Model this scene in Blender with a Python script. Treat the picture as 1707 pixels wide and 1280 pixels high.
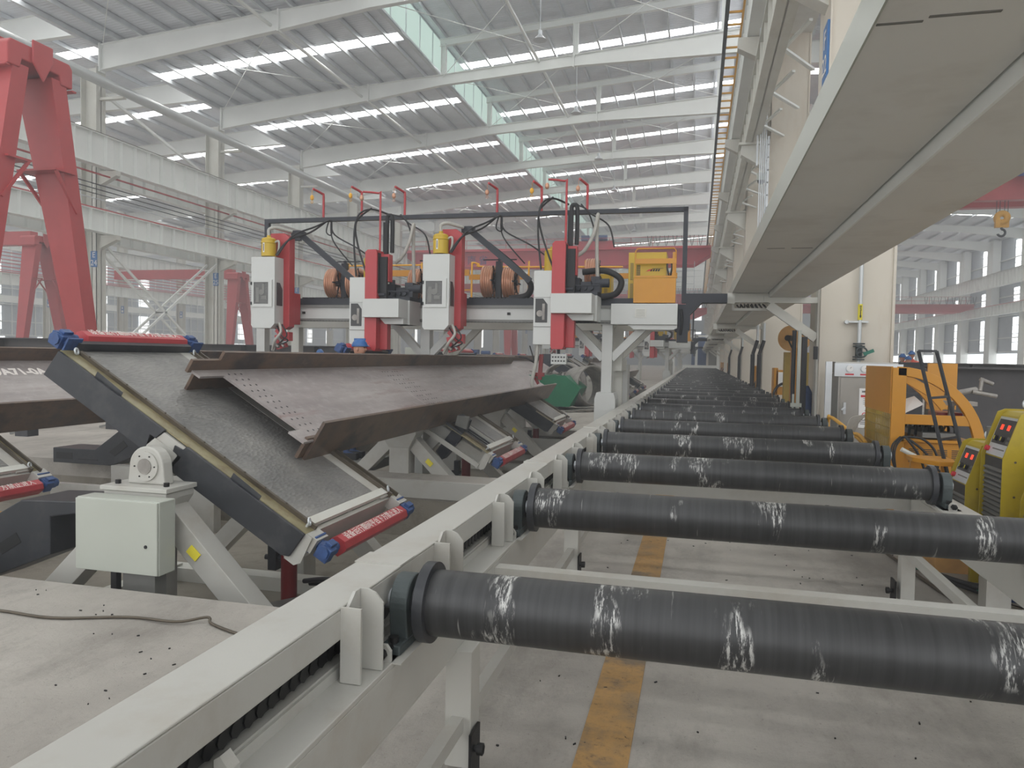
import bpy, math, random
from mathutils import Vector, Matrix
random.seed(7)
PI=math.pi
for o in list(bpy.data.objects): bpy.data.objects.remove(o)
SC=bpy.context.scene; COL=SC.collection
# ---------------------------------------------------------------- camera, world, exposure
FPX=1231.0; YAW=0.24501; PIT=0.03756; ROLL=0.019016
rv=Vector((math.cos(YAW),math.sin(YAW),0)); fw=Vector((-math.sin(YAW)*math.cos(PIT),math.cos(YAW)*math.cos(PIT),-math.sin(PIT))); up=rv.cross(fw)
cr=rv*math.cos(ROLL)+up*math.sin(ROLL); cu=up*math.cos(ROLL)-rv*math.sin(ROLL)
cam=bpy.data.cameras.new('camera'); co=bpy.data.objects.new('camera',cam); COL.objects.link(co)
M=Matrix((cr,cu,-fw)).transposed().to_4x4(); M.translation=Vector((0,0,1.71)); co.matrix_world=M
cam.sensor_width=36; cam.lens=FPX/1707*36; cam.clip_end=600; cam.clip_start=.05
SC.camera=co
w=bpy.data.worlds.new('daylight'); SC.world=w; w.use_nodes=True
bg=w.node_tree.nodes['Background']; bg.inputs[0].default_value=(.97,.98,1,1); bg.inputs[1].default_value=1.9
SC.view_settings.view_transform='Standard'; SC.view_settings.look='None'; SC.view_settings.gamma=1
SC.view_settings.use_curve_mapping=False; SC.view_settings.exposure=.16
SKY_PANEL=9.0      # light given off by the translucent roof panels
# ---------------------------------------------------------------- materials
def lin(c):
    c=c/255.; return c/12.92 if c<=.04045 else ((c+.055)/1.055)**2.4
def rgb(r,g,b): return (lin(r),lin(g),lin(b),1)
MATS={}
def mat(name,c,rough=.5,metal=0,var=.12,scale=3,bump=0,bscale=60,stain=None,sstr=.5,sscale=1.5,coords='Object',stretch=None):
    m=bpy.data.materials.new(name); m.use_nodes=True; nt=m.node_tree; N=nt.nodes; L=nt.links
    b=N['Principled BSDF']; b.inputs['Roughness'].default_value=rough; b.inputs['Metallic'].default_value=metal
    tc=N.new('ShaderNodeTexCoord'); src=tc.outputs[coords]
    if stretch:
        mp=N.new('ShaderNodeMapping'); mp.inputs['Scale'].default_value=stretch; L.new(src,mp.inputs[0]); src=mp.outputs[0]
    nz=N.new('ShaderNodeTexNoise'); nz.inputs['Scale'].default_value=scale; nz.inputs['Detail'].default_value=6; nz.inputs['Roughness'].default_value=.6; L.new(src,nz.inputs['Vector'])
    cr_=N.new('ShaderNodeValToRGB'); e=cr_.color_ramp.elements; e[0].position=.3; e[1].position=.7
    base=Vector(c[:3]); e[0].color=(*(base*(1-var)),1); e[1].color=(*(base*(1+var)),1); L.new(nz.outputs[0],cr_.inputs[0]); out=cr_.outputs[0]
    if stain:
        n2=N.new('ShaderNodeTexNoise'); n2.inputs['Scale'].default_value=sscale; n2.inputs['Detail'].default_value=8; n2.inputs['Roughness'].default_value=.7; L.new(src,n2.inputs['Vector'])
        r2=N.new('ShaderNodeValToRGB'); r2.color_ramp.elements[0].position=.5; r2.color_ramp.elements[1].position=.68
        r2.color_ramp.elements[0].color=(0,0,0,1); r2.color_ramp.elements[1].color=(sstr,sstr,sstr,1); L.new(n2.outputs[0],r2.inputs[0])
        mx=N.new('ShaderNodeMixRGB'); L.new(r2.outputs[0],mx.inputs[0]); L.new(out,mx.inputs[1]); mx.inputs[2].default_value=stain; out=mx.outputs[0]
    L.new(out,b.inputs['Base Color'])
    if bump:
        n3=N.new('ShaderNodeTexNoise'); n3.inputs['Scale'].default_value=bscale; n3.inputs['Detail'].default_value=4; L.new(src,n3.inputs['Vector'])
        bp=N.new('ShaderNodeBump'); bp.inputs['Strength'].default_value=bump; bp.inputs['Distance'].default_value=.01; L.new(n3.outputs[0],bp.inputs['Height']); L.new(bp.outputs[0],b.inputs['Normal'])
    MATS[name]=m; return m
def M_(n): return MATS[n]
mat('white_paint',rgb(180,179,172),.4,0,.04,2,stain=rgb(150,138,120),sstr=.35,sscale=2.2)
mat('column_paint',rgb(206,206,198),.5,0,.05,.8,stain=rgb(160,140,110),sstr=.25,sscale=.7)
mat('big_column_paint',rgb(205,198,184),.5,0,.04,.6,stain=rgb(170,135,95),sstr=.3,sscale=.9,stretch=(1,1,.25))
mat('steel_white',rgb(236,239,236),.5,0,.05,.5)
mat('duct_paint',rgb(222,221,216),.5,0,.03,.7,stain=rgb(160,150,138),sstr=.25,sscale=1.1)
mat('cabinet_white',rgb(176,180,170),.35,0,.03,2)
mat('head_white',rgb(196,198,194),.35,0,.03,2)
mat('red_paint',rgb(174,56,60),.4,0,.08,1.5)
mat('crane_red',rgb(180,72,74),.42,0,.08,1.2,stain=rgb(170,60,60),sstr=.4,sscale=1)
mat('guard_red',rgb(178,60,66),.4,0,.06,5,stain=rgb(150,50,50),sstr=.5,sscale=4)
mat('far_red',rgb(206,70,84),.5,0,.08,.5)
mat('dark_red',rgb(120,22,24),.35,0,.08,4)
mat('orange_yellow',rgb(196,136,34),.4,0,.06,3,stain=rgb(170,110,30),sstr=.3,sscale=3)
mat('lemon_yellow',rgb(196,164,36),.4,0,.05,3)
mat('welder_yellow',rgb(172,152,34),.38,0,.06,4,stain=rgb(120,105,40),sstr=.3,sscale=6)
mat('rail_yellow',rgb(226,170,60),.5,0,.05,3)
mat('blue_motor',rgb(48,78,128),.45,0,.2,12,stain=rgb(40,50,80),sstr=.6,sscale=8)
mat('sign_blue',rgb(52,110,170),.5,0,.03,3)
mat('helmet_blue',rgb(44,96,156),.3,0,.03,3)
mat('work_blue',rgb(60,80,120),.8,0,.1,6)
mat('work_orange',rgb(215,90,70),.8,0,.1,6)
mat('skin',rgb(190,140,115),.6,0,.05,6)
mat('black_steel',rgb(44,46,50),.42,.1,.2,4,stain=rgb(84,84,84),sstr=.4,sscale=3)
mat('black_frame',rgb(34,38,46),.5,0,.1,3)
mat('black_rubber',rgb(26,26,28),.6,0,.15,8)
mat('grease_black',rgb(14,14,14),.5,0,.3,12)
mat('navy_dark',rgb(24,28,42),.5,0,.1,3)
mat('green_grey_cast',rgb(68,76,76),.5,.2,.1,8,bump=.2)
mat('bolt_dark',rgb(38,38,38),.4,.6,.2,20)
mat('grease_tray',rgb(140,132,100),.3,.2,.25,6,stain=rgb(110,90,60),sstr=.7,sscale=7)
mat('rail_brown',rgb(92,84,72),.45,.5,.2,8)
mat('galv',rgb(206,211,214),.4,.5,.1,2)
mat('pipe_grey',rgb(200,204,204),.4,.3,.05,1)
mat('copper',rgb(200,150,122),.35,.45,.15,6,stretch=(12,1,1))
mat('stainless',rgb(168,166,160),.35,.6,.08,3)
mat('green_bin',rgb(32,116,82),.5,0,.08,2)
mat('cable_black',rgb(28,28,30),.5,0,.1,10)
mat('hose_grey',rgb(170,168,160),.5,0,.1,20)
mat('concrete_pit',rgb(140,134,122),.9,0,.2,2,bump=.4,stain=rgb(70,64,56),sstr=.6,sscale=2)
mat('paper_white',rgb(232,232,230),.6,0,.02,5)
mat('letter_white',rgb(236,230,224),.6,0,.02,5)
mat('letter_black',rgb(30,30,34),.6,0,.02,5)
mat('letter_red',rgb(200,50,60),.6,0,.02,5)
mat('letter_blue',rgb(40,60,130),.6,0,.02,5)
mat('label_yellow',rgb(228,214,60),.5,0,.02,5)
mat('concrete_slab_top',rgb(176,168,156),.9,0,.12,2,bump=.5,bscale=40,stain=rgb(110,102,92),sstr=.5,sscale=1.4)
mat('board_orange',rgb(206,160,100),.7,0,.15,6)
mat('grille_dark',rgb(60,60,60),.5,0,.1,10)
mat('panel_grey',rgb(120,120,116),.5,.2,.1,5)
mat('hook_yellow',rgb(226,170,50),.45,0,.1,4)
mat('scrap_steel',rgb(146,142,136),.5,.4,.3,6)
mat('beam_dark',rgb(70,68,68),.5,.3,.15,2,stain=rgb(96,84,76),sstr=.5,sscale=1.2)
mat('dull_yellow',rgb(160,136,60),.5,0,.15,3)
mat('green_paint',rgb(30,110,90),.5,0,.1,5)
mat('wall_sheet',rgb(150,158,166),.6,.1,.06,.4)
def emis(name,c,s):
    m=bpy.data.materials.new(name); m.use_nodes=True; nt=m.node_tree; N=nt.nodes; L=nt.links
    for n in list(N):
        if n.type!='OUTPUT_MATERIAL': N.remove(n)
    e=N.new('ShaderNodeEmission'); e.inputs[0].default_value=c; e.inputs[1].default_value=s; L.new(e.outputs[0],N['Material Output'].inputs[0]); MATS[name]=m
emis('sky_panel',(1,.995,.98,1),SKY_PANEL)
emis('monitor_glazing',(.66,.86,.78,1),.8)
emis('window_light',(.93,.97,1,1),2.6)
emis('led_red',(1,.06,.03,1),1.6)
def glass():
    m=bpy.data.materials.new('cab_glass'); m.use_nodes=True; b=m.node_tree.nodes['Principled BSDF']
    b.inputs['Base Color'].default_value=rgb(120,120,118); b.inputs['Roughness'].default_value=.1; b.inputs['Alpha'].default_value=.45; MATS['cab_glass']=m
glass()
def node_mat(name): 
    m=bpy.data.materials.new(name); m.use_nodes=True; MATS[name]=m; return m,m.node_tree.nodes,m.node_tree.links,m.node_tree.nodes['Principled BSDF']
def ramp(N,L,src,stops):
    r=N.new('ShaderNodeValToRGB'); el=r.color_ramp.elements
    while len(el)<len(stops): el.new(.5)
    for e,(p,c) in zip(el,stops):
        e.position=p; e.color=c if len(c)==4 else (*c,1)
    L.new(src,r.inputs[0]); return r.outputs[0]
def noise(N,L,src,scale,detail=6,rough=.6,stretch=None,loc=None):
    if stretch:
        mp=N.new('ShaderNodeMapping'); mp.inputs['Scale'].default_value=stretch; L.new(src,mp.inputs[0])
        if loc is not None: L.new(loc,mp.inputs[1])
        src=mp.outputs[0]
    n=N.new('ShaderNodeTexNoise'); n.inputs['Scale'].default_value=scale; n.inputs['Detail'].default_value=detail; n.inputs['Roughness'].default_value=rough; L.new(src,n.inputs['Vector']); return n.outputs[0]
def mix(N,L,f,a,b,mode='MIX'):
    x=N.new('ShaderNodeMixRGB'); x.blend_type=mode
    for i,s in enumerate((f,a,b)):
        if hasattr(s,'links') or hasattr(s,'is_linked'): L.new(s,x.inputs[i])
        else: x.inputs[i].default_value=s
    return x.outputs[0]
# roller barrel: dark steel with ring-shaped worn streaks
m,N,L,b=node_mat('roller_steel')
tc=N.new('ShaderNodeTexCoord'); oi=N.new('ShaderNodeObjectInfo')
cb=N.new('ShaderNodeCombineXYZ'); ml=N.new('ShaderNodeMath'); ml.operation='MULTIPLY'; ml.inputs[1].default_value=57.; L.new(oi.outputs['Random'],ml.inputs[0]); L.new(ml.outputs[0],cb.inputs[0]); L.new(ml.outputs[0],cb.inputs[1])
loc=cb.outputs[0]; src=tc.outputs['Object']
fine=ramp(N,L,noise(N,L,src,1,4,.6,(34,1.2,1.2),loc),[(.25,rgb(50,50,51)),(.75,rgb(72,73,73))])
bands=ramp(N,L,noise(N,L,src,1,3,.55,(5.5,2.2,2.2),loc),[(.575,(0,0,0)),(.63,(1,1,1))])
flk=ramp(N,L,noise(N,L,src,1,8,.75,(85,16,16),loc),[(.5,(0,0,0)),(.57,(1,1,1))])
msk=mix(N,L,1.0,bands,flk,'MULTIPLY')
thin=ramp(N,L,noise(N,L,src,1,3,.6,(46,3,3),loc),[(.68,(0,0,0)),(.73,(.5,.5,.5))])
m2=mix(N,L,1.0,msk,thin,'ADD')
L.new(mix(N,L,m2,fine,rgb(190,190,186)),b.inputs['Base Color']); b.inputs['Metallic'].default_value=.35; b.inputs['Roughness'].default_value=.42
# concrete floor
def concrete(name,c1,c2,c3):
    m,N,L,b=node_mat(name); tc=N.new('ShaderNodeTexCoord'); src=tc.outputs['Object']
    a=ramp(N,L,noise(N,L,src,.55,8,.65),[(.35,c1),(.65,c2)])
    d=ramp(N,L,noise(N,L,src,1.3,12,.8,(1,.45,1)),[(.48,(0,0,0)),(.66,(.8,.8,.8))])
    o=mix(N,L,d,a,c3)
    sp=ramp(N,L,noise(N,L,src,45,6,.8),[(.60,(0,0,0)),(.68,(.8,.8,.8))])
    o=mix(N,L,sp,o,rgb(84,76,70))
    L.new(o,b.inputs['Base Color']); b.inputs['Roughness'].default_value=.85
    bp=N.new('ShaderNodeBump'); bp.inputs['Strength'].default_value=.6; bp.inputs['Distance'].default_value=.035; L.new(noise(N,L,src,7,12,.8),bp.inputs['Height']); L.new(bp.outputs[0],b.inputs['Normal'])
concrete('concrete_floor',rgb(158,153,145),rgb(188,183,174),rgb(136,131,123))
m,N,L,b=node_mat('floor_strip'); tc=N.new('ShaderNodeTexCoord'); src=tc.outputs['Object']
o=ramp(N,L,noise(N,L,src,1.6,8,.7),[(.35,rgb(138,116,86)),(.5,rgb(172,134,80)),(.62,rgb(120,104,84))])
sp=ramp(N,L,noise(N,L,src,17,9,.9),[(.53,(0,0,0)),(.66,(.85,.85,.85))]); L.new(mix(N,L,sp,o,rgb(70,58,48)),b.inputs['Base Color']); b.inputs['Roughness'].default_value=.7
# mill-scale structural steel
m,N,L,b=node_mat('mill_steel'); tc=N.new('ShaderNodeTexCoord'); src=tc.outputs['Object']
o=ramp(N,L,noise(N,L,src,1,6,.65,(2.5,.35,2.5)),[(.3,rgb(132,124,122)),(.5,rgb(156,148,145)),(.7,rgb(178,172,168))])
r_=ramp(N,L,noise(N,L,src,1,8,.7,(5,.5,5)),[(.55,(0,0,0)),(.7,(.7,.7,.7))]); o=mix(N,L,r_,o,rgb(132,104,98))
g_=ramp(N,L,noise(N,L,src,1,9,.8,(9,7,9)),[(.5,(0,0,0)),(.75,(.6,.6,.6))]); o=mix(N,L,g_,o,rgb(196,194,192))
L.new(o,b.inputs['Base Color']); b.inputs['Metallic'].default_value=.25; b.inputs['Roughness'].default_value=.42
m,N,L,b=node_mat('flange_steel'); tc=N.new('ShaderNodeTexCoord'); src=tc.outputs['Object']
o=ramp(N,L,noise(N,L,src,1,7,.65,(2,1.1,2)),[(.35,rgb(66,60,58)),(.5,rgb(112,92,76)),(.62,rgb(90,80,74)),(.75,rgb(140,122,104))])
L.new(o,b.inputs['Base Color']); b.inputs['Metallic'].default_value=.25; b.inputs['Roughness'].default_value=.4
# checker plate deck
m,N,L,b=node_mat('checker_deck'); tc=N.new('ShaderNodeTexCoord'); src=tc.outputs['Object']
o=ramp(N,L,noise(N,L,src,1.4,8,.65),[(.3,rgb(112,112,110)),(.7,rgb(160,158,153))])
L.new(o,b.inputs['Base Color']); b.inputs['Metallic'].default_value=.4; b.inputs['Roughness'].default_value=.42
vo=N.new('ShaderNodeTexVoronoi'); vo.inputs['Scale'].default_value=38; mp=N.new('ShaderNodeMapping'); mp.inputs['Scale'].default_value=(1,.5,1); L.new(src,mp.inputs[0]); L.new(mp.outputs[0],vo.inputs['Vector'])
bp=N.new('ShaderNodeBump'); bp.inputs['Strength'].default_value=.9; bp.inputs['Distance'].default_value=.006; L.new(vo.outputs[0],bp.inputs['Height']); L.new(bp.outputs[0],b.inputs['Normal'])
# corrugated roof / wall sheets
def corrug(name,c,axis,scale,str_=.6,var=.1):
    m,N,L,b=node_mat(name); tc=N.new('ShaderNodeTexCoord'); src=tc.outputs['Object']
    wv=N.new('ShaderNodeTexWave'); wv.bands_direction=axis; wv.inputs['Scale'].default_value=scale; L.new(src,wv.inputs['Vector'])
    base=Vector(c[:3])
    o=ramp(N,L,noise(N,L,src,.35,4,.6),[(.35,(*(base*(1-var)),1)),(.65,(*(base*(1+var)),1))])
    L.new(o,b.inputs['Base Color']); b.inputs['Metallic'].default_value=.2; b.inputs['Roughness'].default_value=.5
    bp=N.new('ShaderNodeBump'); bp.inputs['Strength'].default_value=str_; bp.inputs['Distance'].default_value=.04; L.new(wv.outputs[0],bp.inputs['Height']); L.new(bp.outputs[0],b.inputs['Normal'])
corrug('roof_sheet',rgb(224,228,234),'Y',1.4)
corrug('wall_sheet_x',rgb(180,188,196),'Y',1.0)
# ---------------------------------------------------------------- geometry helpers
class MB:
    def __init__(s): s.v=[]; s.f=[]; s.sm=[]
    def add(s,vs,fs,smooth=False):
        o=len(s.v); s.v+= [tuple(v) for v in vs]; s.f+=[tuple(i+o for i in f) for f in fs]; s.sm+=[smooth]*len(fs); return s
    def box(s,x0,x1,y0,y1,z0,z1):
        return s.add([(x0,y0,z0),(x1,y0,z0),(x1,y1,z0),(x0,y1,z0),(x0,y0,z1),(x1,y0,z1),(x1,y1,z1),(x0,y1,z1)],[(0,3,2,1),(4,5,6,7),(0,1,5,4),(1,2,6,5),(2,3,7,6),(3,0,4,7)])
    def bar(s,p0,p1,w,h,up=(0,0,1),w1=None,h1=None):
        p0=Vector(p0);p1=Vector(p1);d=(p1-p0).normalized();u=Vector(up)
        if abs(d.dot(u))>.98:u=Vector((1,0,0)) if abs(d.x)<.9 else Vector((0,1,0))
        r=d.cross(u).normalized();u=r.cross(d).normalized();w1=w1 or w;h1=h1 or h
        vs=[]
        for p,a,b in((p0,w,h),(p1,w1,h1)):
            for i,j in((-1,-1),(1,-1),(1,1),(-1,1)): vs.append(p+r*i*a/2+u*j*b/2)
        return s.add(vs,[(0,1,2,3),(7,6,5,4),(0,4,5,1),(1,5,6,2),(2,6,7,3),(3,7,4,0)])
    def ibeam(s,p0,p1,w,h,tf,tw,up=(0,0,1)):
        p0=Vector(p0);p1=Vector(p1);d=(p1-p0).normalized();u=Vector(up)
        if abs(d.dot(u))>.98:u=Vector((1,0,0))
        r=d.cross(u).normalized();u=r.cross(d).normalized()
        s.bar(p0+u*(h-tf)/2,p1+u*(h-tf)/2,w,tf,u); s.bar(p0-u*(h-tf)/2,p1-u*(h-tf)/2,w,tf,u); return s.bar(p0,p1,tw,h-2*tf,u)
    def cyl(s,p0,p1,r,r1=None,n=16,caps=True):
        p0=Vector(p0);p1=Vector(p1);d=(p1-p0).normalized();u=Vector((0,0,1)) if abs(d.z)<.9 else Vector((1,0,0))
        a=d.cross(u).normalized();b=a.cross(d);r1=r if r1 is None else r1;vs=[]
        for p,q in((p0,r),(p1,r1)):
            for i in range(n): t=2*PI*i/n; vs.append(p+a*math.cos(t)*q+b*math.sin(t)*q)
        s.add(vs,[(i,(i+1)%n,n+(i+1)%n,n+i) for i in range(n)],True)
        if caps: s.add(vs,[tuple(range(n-1,-1,-1)),tuple(range(n,2*n))])
        return s
    def tube(s,pts,r,n=8,sub=6,closed=False):
        P=[Vector(p) for p in pts]
        if sub>1 and len(P)>2:
            Q=[]
            for i in range(len(P)-1):
                a=P[max(i-1,0)];b=P[i];c=P[i+1];d=P[min(i+2,len(P)-1)]
                for k in range(sub):
                    t=k/sub; Q.append(.5*((2*b)+(c-a)*t+(2*a-5*b+4*c-d)*t*t+(3*b-a-3*c+d)*t**3))
            Q.append(P[-1]);P=Q
        vs=[];u=None
        for i,p in enumerate(P):
            d=(P[min(i+1,len(P)-1)]-P[max(i-1,0)]).normalized()
            if u is None: u=Vector((0,0,1)) if abs(d.z)<.9 else Vector((1,0,0))
            a=d.cross(u)
            if a.length<1e-4: a=d.orthogonal()
            a.normalize();u=a.cross(d).normalized()
            for k in range(n): t=2*PI*k/n; vs.append(p+a*math.cos(t)*r+u*math.sin(t)*r)
        m_=len(P); s.add(vs,[(i*n+k,i*n+(k+1)%n,(i+1)*n+(k+1)%n,(i+1)*n+k) for i in range(m_-1) for k in range(n)],True)
        s.add(vs,[tuple(range(n-1,-1,-1)),tuple((m_-1)*n+k for k in range(n))]); return s
    def prism(s,poly,fn,a,b):
        n=len(poly); vs=[fn(x,y,a) for x,y in poly]+[fn(x,y,b) for x,y in poly]
        return s.add(vs,[tuple(range(n-1,-1,-1)),tuple(range(n,2*n))]+[(i,(i+1)%n,n+(i+1)%n,n+i) for i in range(n)])
    def ball(s,c,rx,ry=None,rz=None,n=12,m=8,z0=-1):
        ry=ry or rx;rz=rz or rx;vs=[];fs=[];c=Vector(c);t0=math.asin(max(-1,z0))
        for j in range(m+1):
            t=t0+(PI/2-t0)*j/m
            for i in range(n): a=2*PI*i/n; vs.append(c+Vector((rx*math.cos(t)*math.cos(a),ry*math.cos(t)*math.sin(a),rz*math.sin(t))))
        for j in range(m):
            for i in range(n): fs.append((j*n+i,j*n+(i+1)%n,(j+1)*n+(i+1)%n,(j+1)*n+i))
        fs.append(tuple(range(n-1,-1,-1)))
        return s.add(vs,fs,True)
    def torus(s,c,ax,R,r,n=20,m=8,a0=0,a1=2*PI):
        ax=Vector(ax).normalized();u=ax.orthogonal().normalized();v=ax.cross(u);c=Vector(c)
        full=abs(a1-a0-2*PI)<1e-4; K=n if full else n+1
        vs=[];
        for i in range(K):
            t=a0+(a1-a0)*i/n;d=u*math.cos(t)+v*math.sin(t)
            for k in range(m): q=2*PI*k/m; vs.append(c+d*(R+r*math.cos(q))+ax*r*math.sin(q))
        fs=[(i*m+k,((i+1)%K)*m+k,((i+1)%K)*m+(k+1)%m,i*m+(k+1)%m) for i in range(n) for k in range(m)]
        return s.add(vs,fs,True)
    def ring(s,c,ax,R0,R1,h,n=24):
        ax=Vector(ax).normalized();u=ax.orthogonal().normalized();v=ax.cross(u);c=Vector(c);vs=[]
        for R,o in((R0,-h/2),(R1,-h/2),(R1,h/2),(R0,h/2)):
            for i in range(n): t=2*PI*i/n; vs.append(c+(u*math.cos(t)+v*math.sin(t))*R+ax*o)
        return s.add(vs,[(a*n+i,a*n+(i+1)%n,((a+1)%4)*n+(i+1)%n,((a+1)%4)*n+i) for a in range(4) for i in range(n)],True)
ORG={}
def tagp(o,label=None,cat=None,group=None,kind=None):
    if label:o['label']=label
    if cat:o['category']=cat
    if group:o['group']=group
    if kind:o['kind']=kind
    return o
def thing(name,label,cat,loc,group=None):
    o=bpy.data.objects.new(name,None); COL.objects.link(o); o.empty_display_size=.1; o.location=loc; ORG[o.name]=Vector(loc); return tagp(o,label,cat,group)
def build(name,mb,material,parent=None,org=None,bevel=0,label=None,kind=None):
    if parent is not None: O=ORG[parent.name]
    else: O=Vector(org) if org is not None else Vector((0,0,0))
    me=bpy.data.meshes.new(name); me.from_pydata([(x-O.x,y-O.y,z-O.z) for x,y,z in mb.v],[],mb.f); me.update()
    import bmesh
    bm=bmesh.new(); bm.from_mesh(me); 
    for f,sm in zip(bm.faces,mb.sm): f.smooth=sm
    bmesh.ops.recalc_face_normals(bm,faces=bm.faces); bm.to_mesh(me); bm.free()
    me.materials.append(M_(material) if isinstance(material,str) else material)
    o=bpy.data.objects.new(name,me); COL.objects.link(o); ORG[o.name]=O
    if parent is not None: o.parent=parent
    else: o.location=O
    if bevel:
        md=o.modifiers.new('bevel','BEVEL'); md.width=bevel; md.segments=2; md.limit_method='ANGLE'
    return tagp(o,label,None,None,kind)
def one(name,mb,material,label,cat,org=(0,0,0),group=None,bevel=0,kind=None):
    return tagp(build(name,mb,material,None,org,bevel),label,cat,group,kind)
def struct(name,mb,material,org=(0,0,0)): o=build(name,mb,material,None,org); o['kind']='structure'; return o
KIDS={}
def copy_tree(o,parent=None):
    c=o.copy(); COL.objects.link(c)
    if parent is not None: c.parent=parent
    ORG[c.name]=ORG[o.name]
    for ch in list(o.children): copy_tree(ch,c)
    return c
def dup(o,off,label=None,group=None,rotz=None):
    c=copy_tree(o); c.location=Vector(o.location)+Vector(off); ORG[c.name]=Vector(c.location)
    if label:c['label']=label
    if group:c['group']=group
    if rotz is not None:c.rotation_euler=(0,0,rotz)
    return c
def text(name,s,size,material,parent,pos,xdir,ydir,label=None,ext=.002,align='CENTER',width=None,bold=0):
    cu_=bpy.data.curves.new(name,'FONT'); cu_.body=s; cu_.size=size; cu_.extrude=ext; cu_.offset=bold; cu_.align_x=align; cu_.align_y='CENTER'
    to=bpy.data.objects.new(name+'_c',cu_); COL.objects.link(to)
    dg=bpy.context.evaluated_depsgraph_get(); me=bpy.data.meshes.new_from_object(to.evaluated_get(dg)); bpy.data.objects.remove(to)
    x=Vector(xdir).normalized(); y=Vector(ydir).normalized(); z=x.cross(y).normalized()
    sx=1
    if width and len(me.vertices):
        xs=[v.co.x for v in me.vertices]; sx=width/(max(xs)-min(xs))
    O=ORG[parent.name] if parent is not None else Vector((0,0,0))
    for v in me.vertices: v.co=Vector(pos)-O+x*v.co.x*sx+y*v.co.y+z*v.co.z
    me.materials.clear(); me.materials.append(M_(material)); o=bpy.data.objects.new(name,me); COL.objects.link(o); ORG[o.name]=O
    if parent is not None:o.parent=parent
    return tagp(o,label)
ORD=['nearest','second nearest','third nearest','fourth nearest','fifth nearest','sixth nearest','seventh nearest','eighth nearest','ninth nearest','tenth nearest','eleventh nearest','twelfth nearest','thirteenth nearest','fourteenth nearest','fifteenth nearest','sixteenth nearest','seventeenth nearest','eighteenth nearest','nineteenth nearest','twentieth nearest']
def CY(n): return 12.7+10.25*n     # column centre lines
YEND=200
# ================================================================ SETTING: floor, pits, roof, walls
XL,XR=-1.75,40
fl=MB()
def slab(x0,x1,y0,y1,z0=-.25,z1=0): fl.box(x0,x1,y0,y1,z0,z1)
PITS=[(-22,-1.72,4.37,9.3),(-8.2,-1.72,9.95,17.0),(-12.6,-1.72,29.0,41.5)]
slab(-101.5,-22,-14,YEND); slab(-22,-1.72,-14,4.37); slab(-1.72,XR,-14,YEND)
slab(-22,-1.72,9.3,9.95); slab(-22,-8.2,9.95,17.0); slab(-22,-1.72,17.0,29.0); slab(-22,-12.6,29,41.5); slab(-22,-1.72,41.5,YEND)
struct('floor',fl,'concrete_floor')
pt=MB(); pt.box(-22,-1.72,4.37,9.3,-.95,-.75); pt.box(-8.2,-1.72,9.95,17,-.95,-.75); pt.box(-12.6,-1.72,29,41.5,-.95,-.75)
for x0,x1,y0,y1 in PITS:
    pt.box(x0-.2,x0,y0,y1,-.9,-.25); pt.box(x1,x1+.2,y0,y1,-.9,-.25); pt.box(x0,x1,y0-.2,y0,-.9,-.25); pt.box(x0,x1,y1,y1+.2,-.9,-.25)
struct('floor_pit',pt,'concrete_pit')
e=MB()
e.box(-8.2,-1.75,9.27,9.3,-.22,.0); e.box(-8.2,-1.75,9.27,9.36,0,.012); e.box(-6.5,-1.75,16.92,17.0,-.2,.012)
e.box(-8.2,-1.75,15.5,15.58,-.3,-.05); e.box(-12.6,-1.75,41.42,41.5,-.2,.012)
struct('trim_1',e,'white_paint')
st=MB(); st.box(-.46,-.235,.2,72,0,.006)
struct('floor_strip',st,'floor_strip')
# --- roof
ro=MB()
def sheet(x0,z0,x1,z1,y0,y1,t=.05):
    ro.add([(x0,y0,z0),(x1,y0,z1),(x1,y1,z1),(x0,y1,z0),(x0,y0,z0+t),(x1,y0,z1+t),(x1,y1,z1+t),(x0,y1,z0+t)],[(0,3,2,1),(4,5,6,7),(0,1,5,4),(1,2,6,5),(2,3,7,6),(3,0,4,7)])
LR=(-32,17.95,-16.0,19.12); MR=(-16.2,21.3,2.9,22.75); RR=(2.9,19.6,36.6,17.3); L2=(-66.5,18.0,-32,20.2); L3=(-101.5,18.0,-66.5,20.2)
SKW=.95
skys=[]
for (a,za,b_,zb) in (LR,MR,RR,L2,L3):
    y=-14.0
    for n in range(-2,18):
        ym=CY(n)+5.12
        if ym+SKW>YEND: break
        sheet(a,za,b_,zb,y,ym-SKW/2); skys.append((a,za,b_,zb,ym)); y=ym+SKW/2
    sheet(a,za,b_,zb,y,YEND)
struct('ceiling',ro,'roof_sheet')
for i,(a,za,b_,zb,ym) in enumerate(skys):
    s=MB(); s.add([(a+.3,ym-SKW/2,za+.04),(b_-.3,ym-SKW/2,zb+.04),(b_-.3,ym+SKW/2,zb+.04),(a+.3,ym+SKW/2,za+.04)],[(0,3,2,1)])
    struct('window_%d'%(i+1),s,'sky_panel',(0,ym,0))
g=MB(); g.box(-16.1,-16.05,-14,YEND,19.3,21.25); struct('window_200',g,'monitor_glazing')
g=MB(); g.box(-16.22,-16.0,-14,YEND,19.1,19.3); g.box(-16.2,-16.0,-14,YEND,21.2,21.34)
for k in range(0,100): g.box(-16.05,-16.0,-14+k*2.1,-13.94+k*2.1,19.3,21.2)
struct('trim_2',g,'galv')
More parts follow.
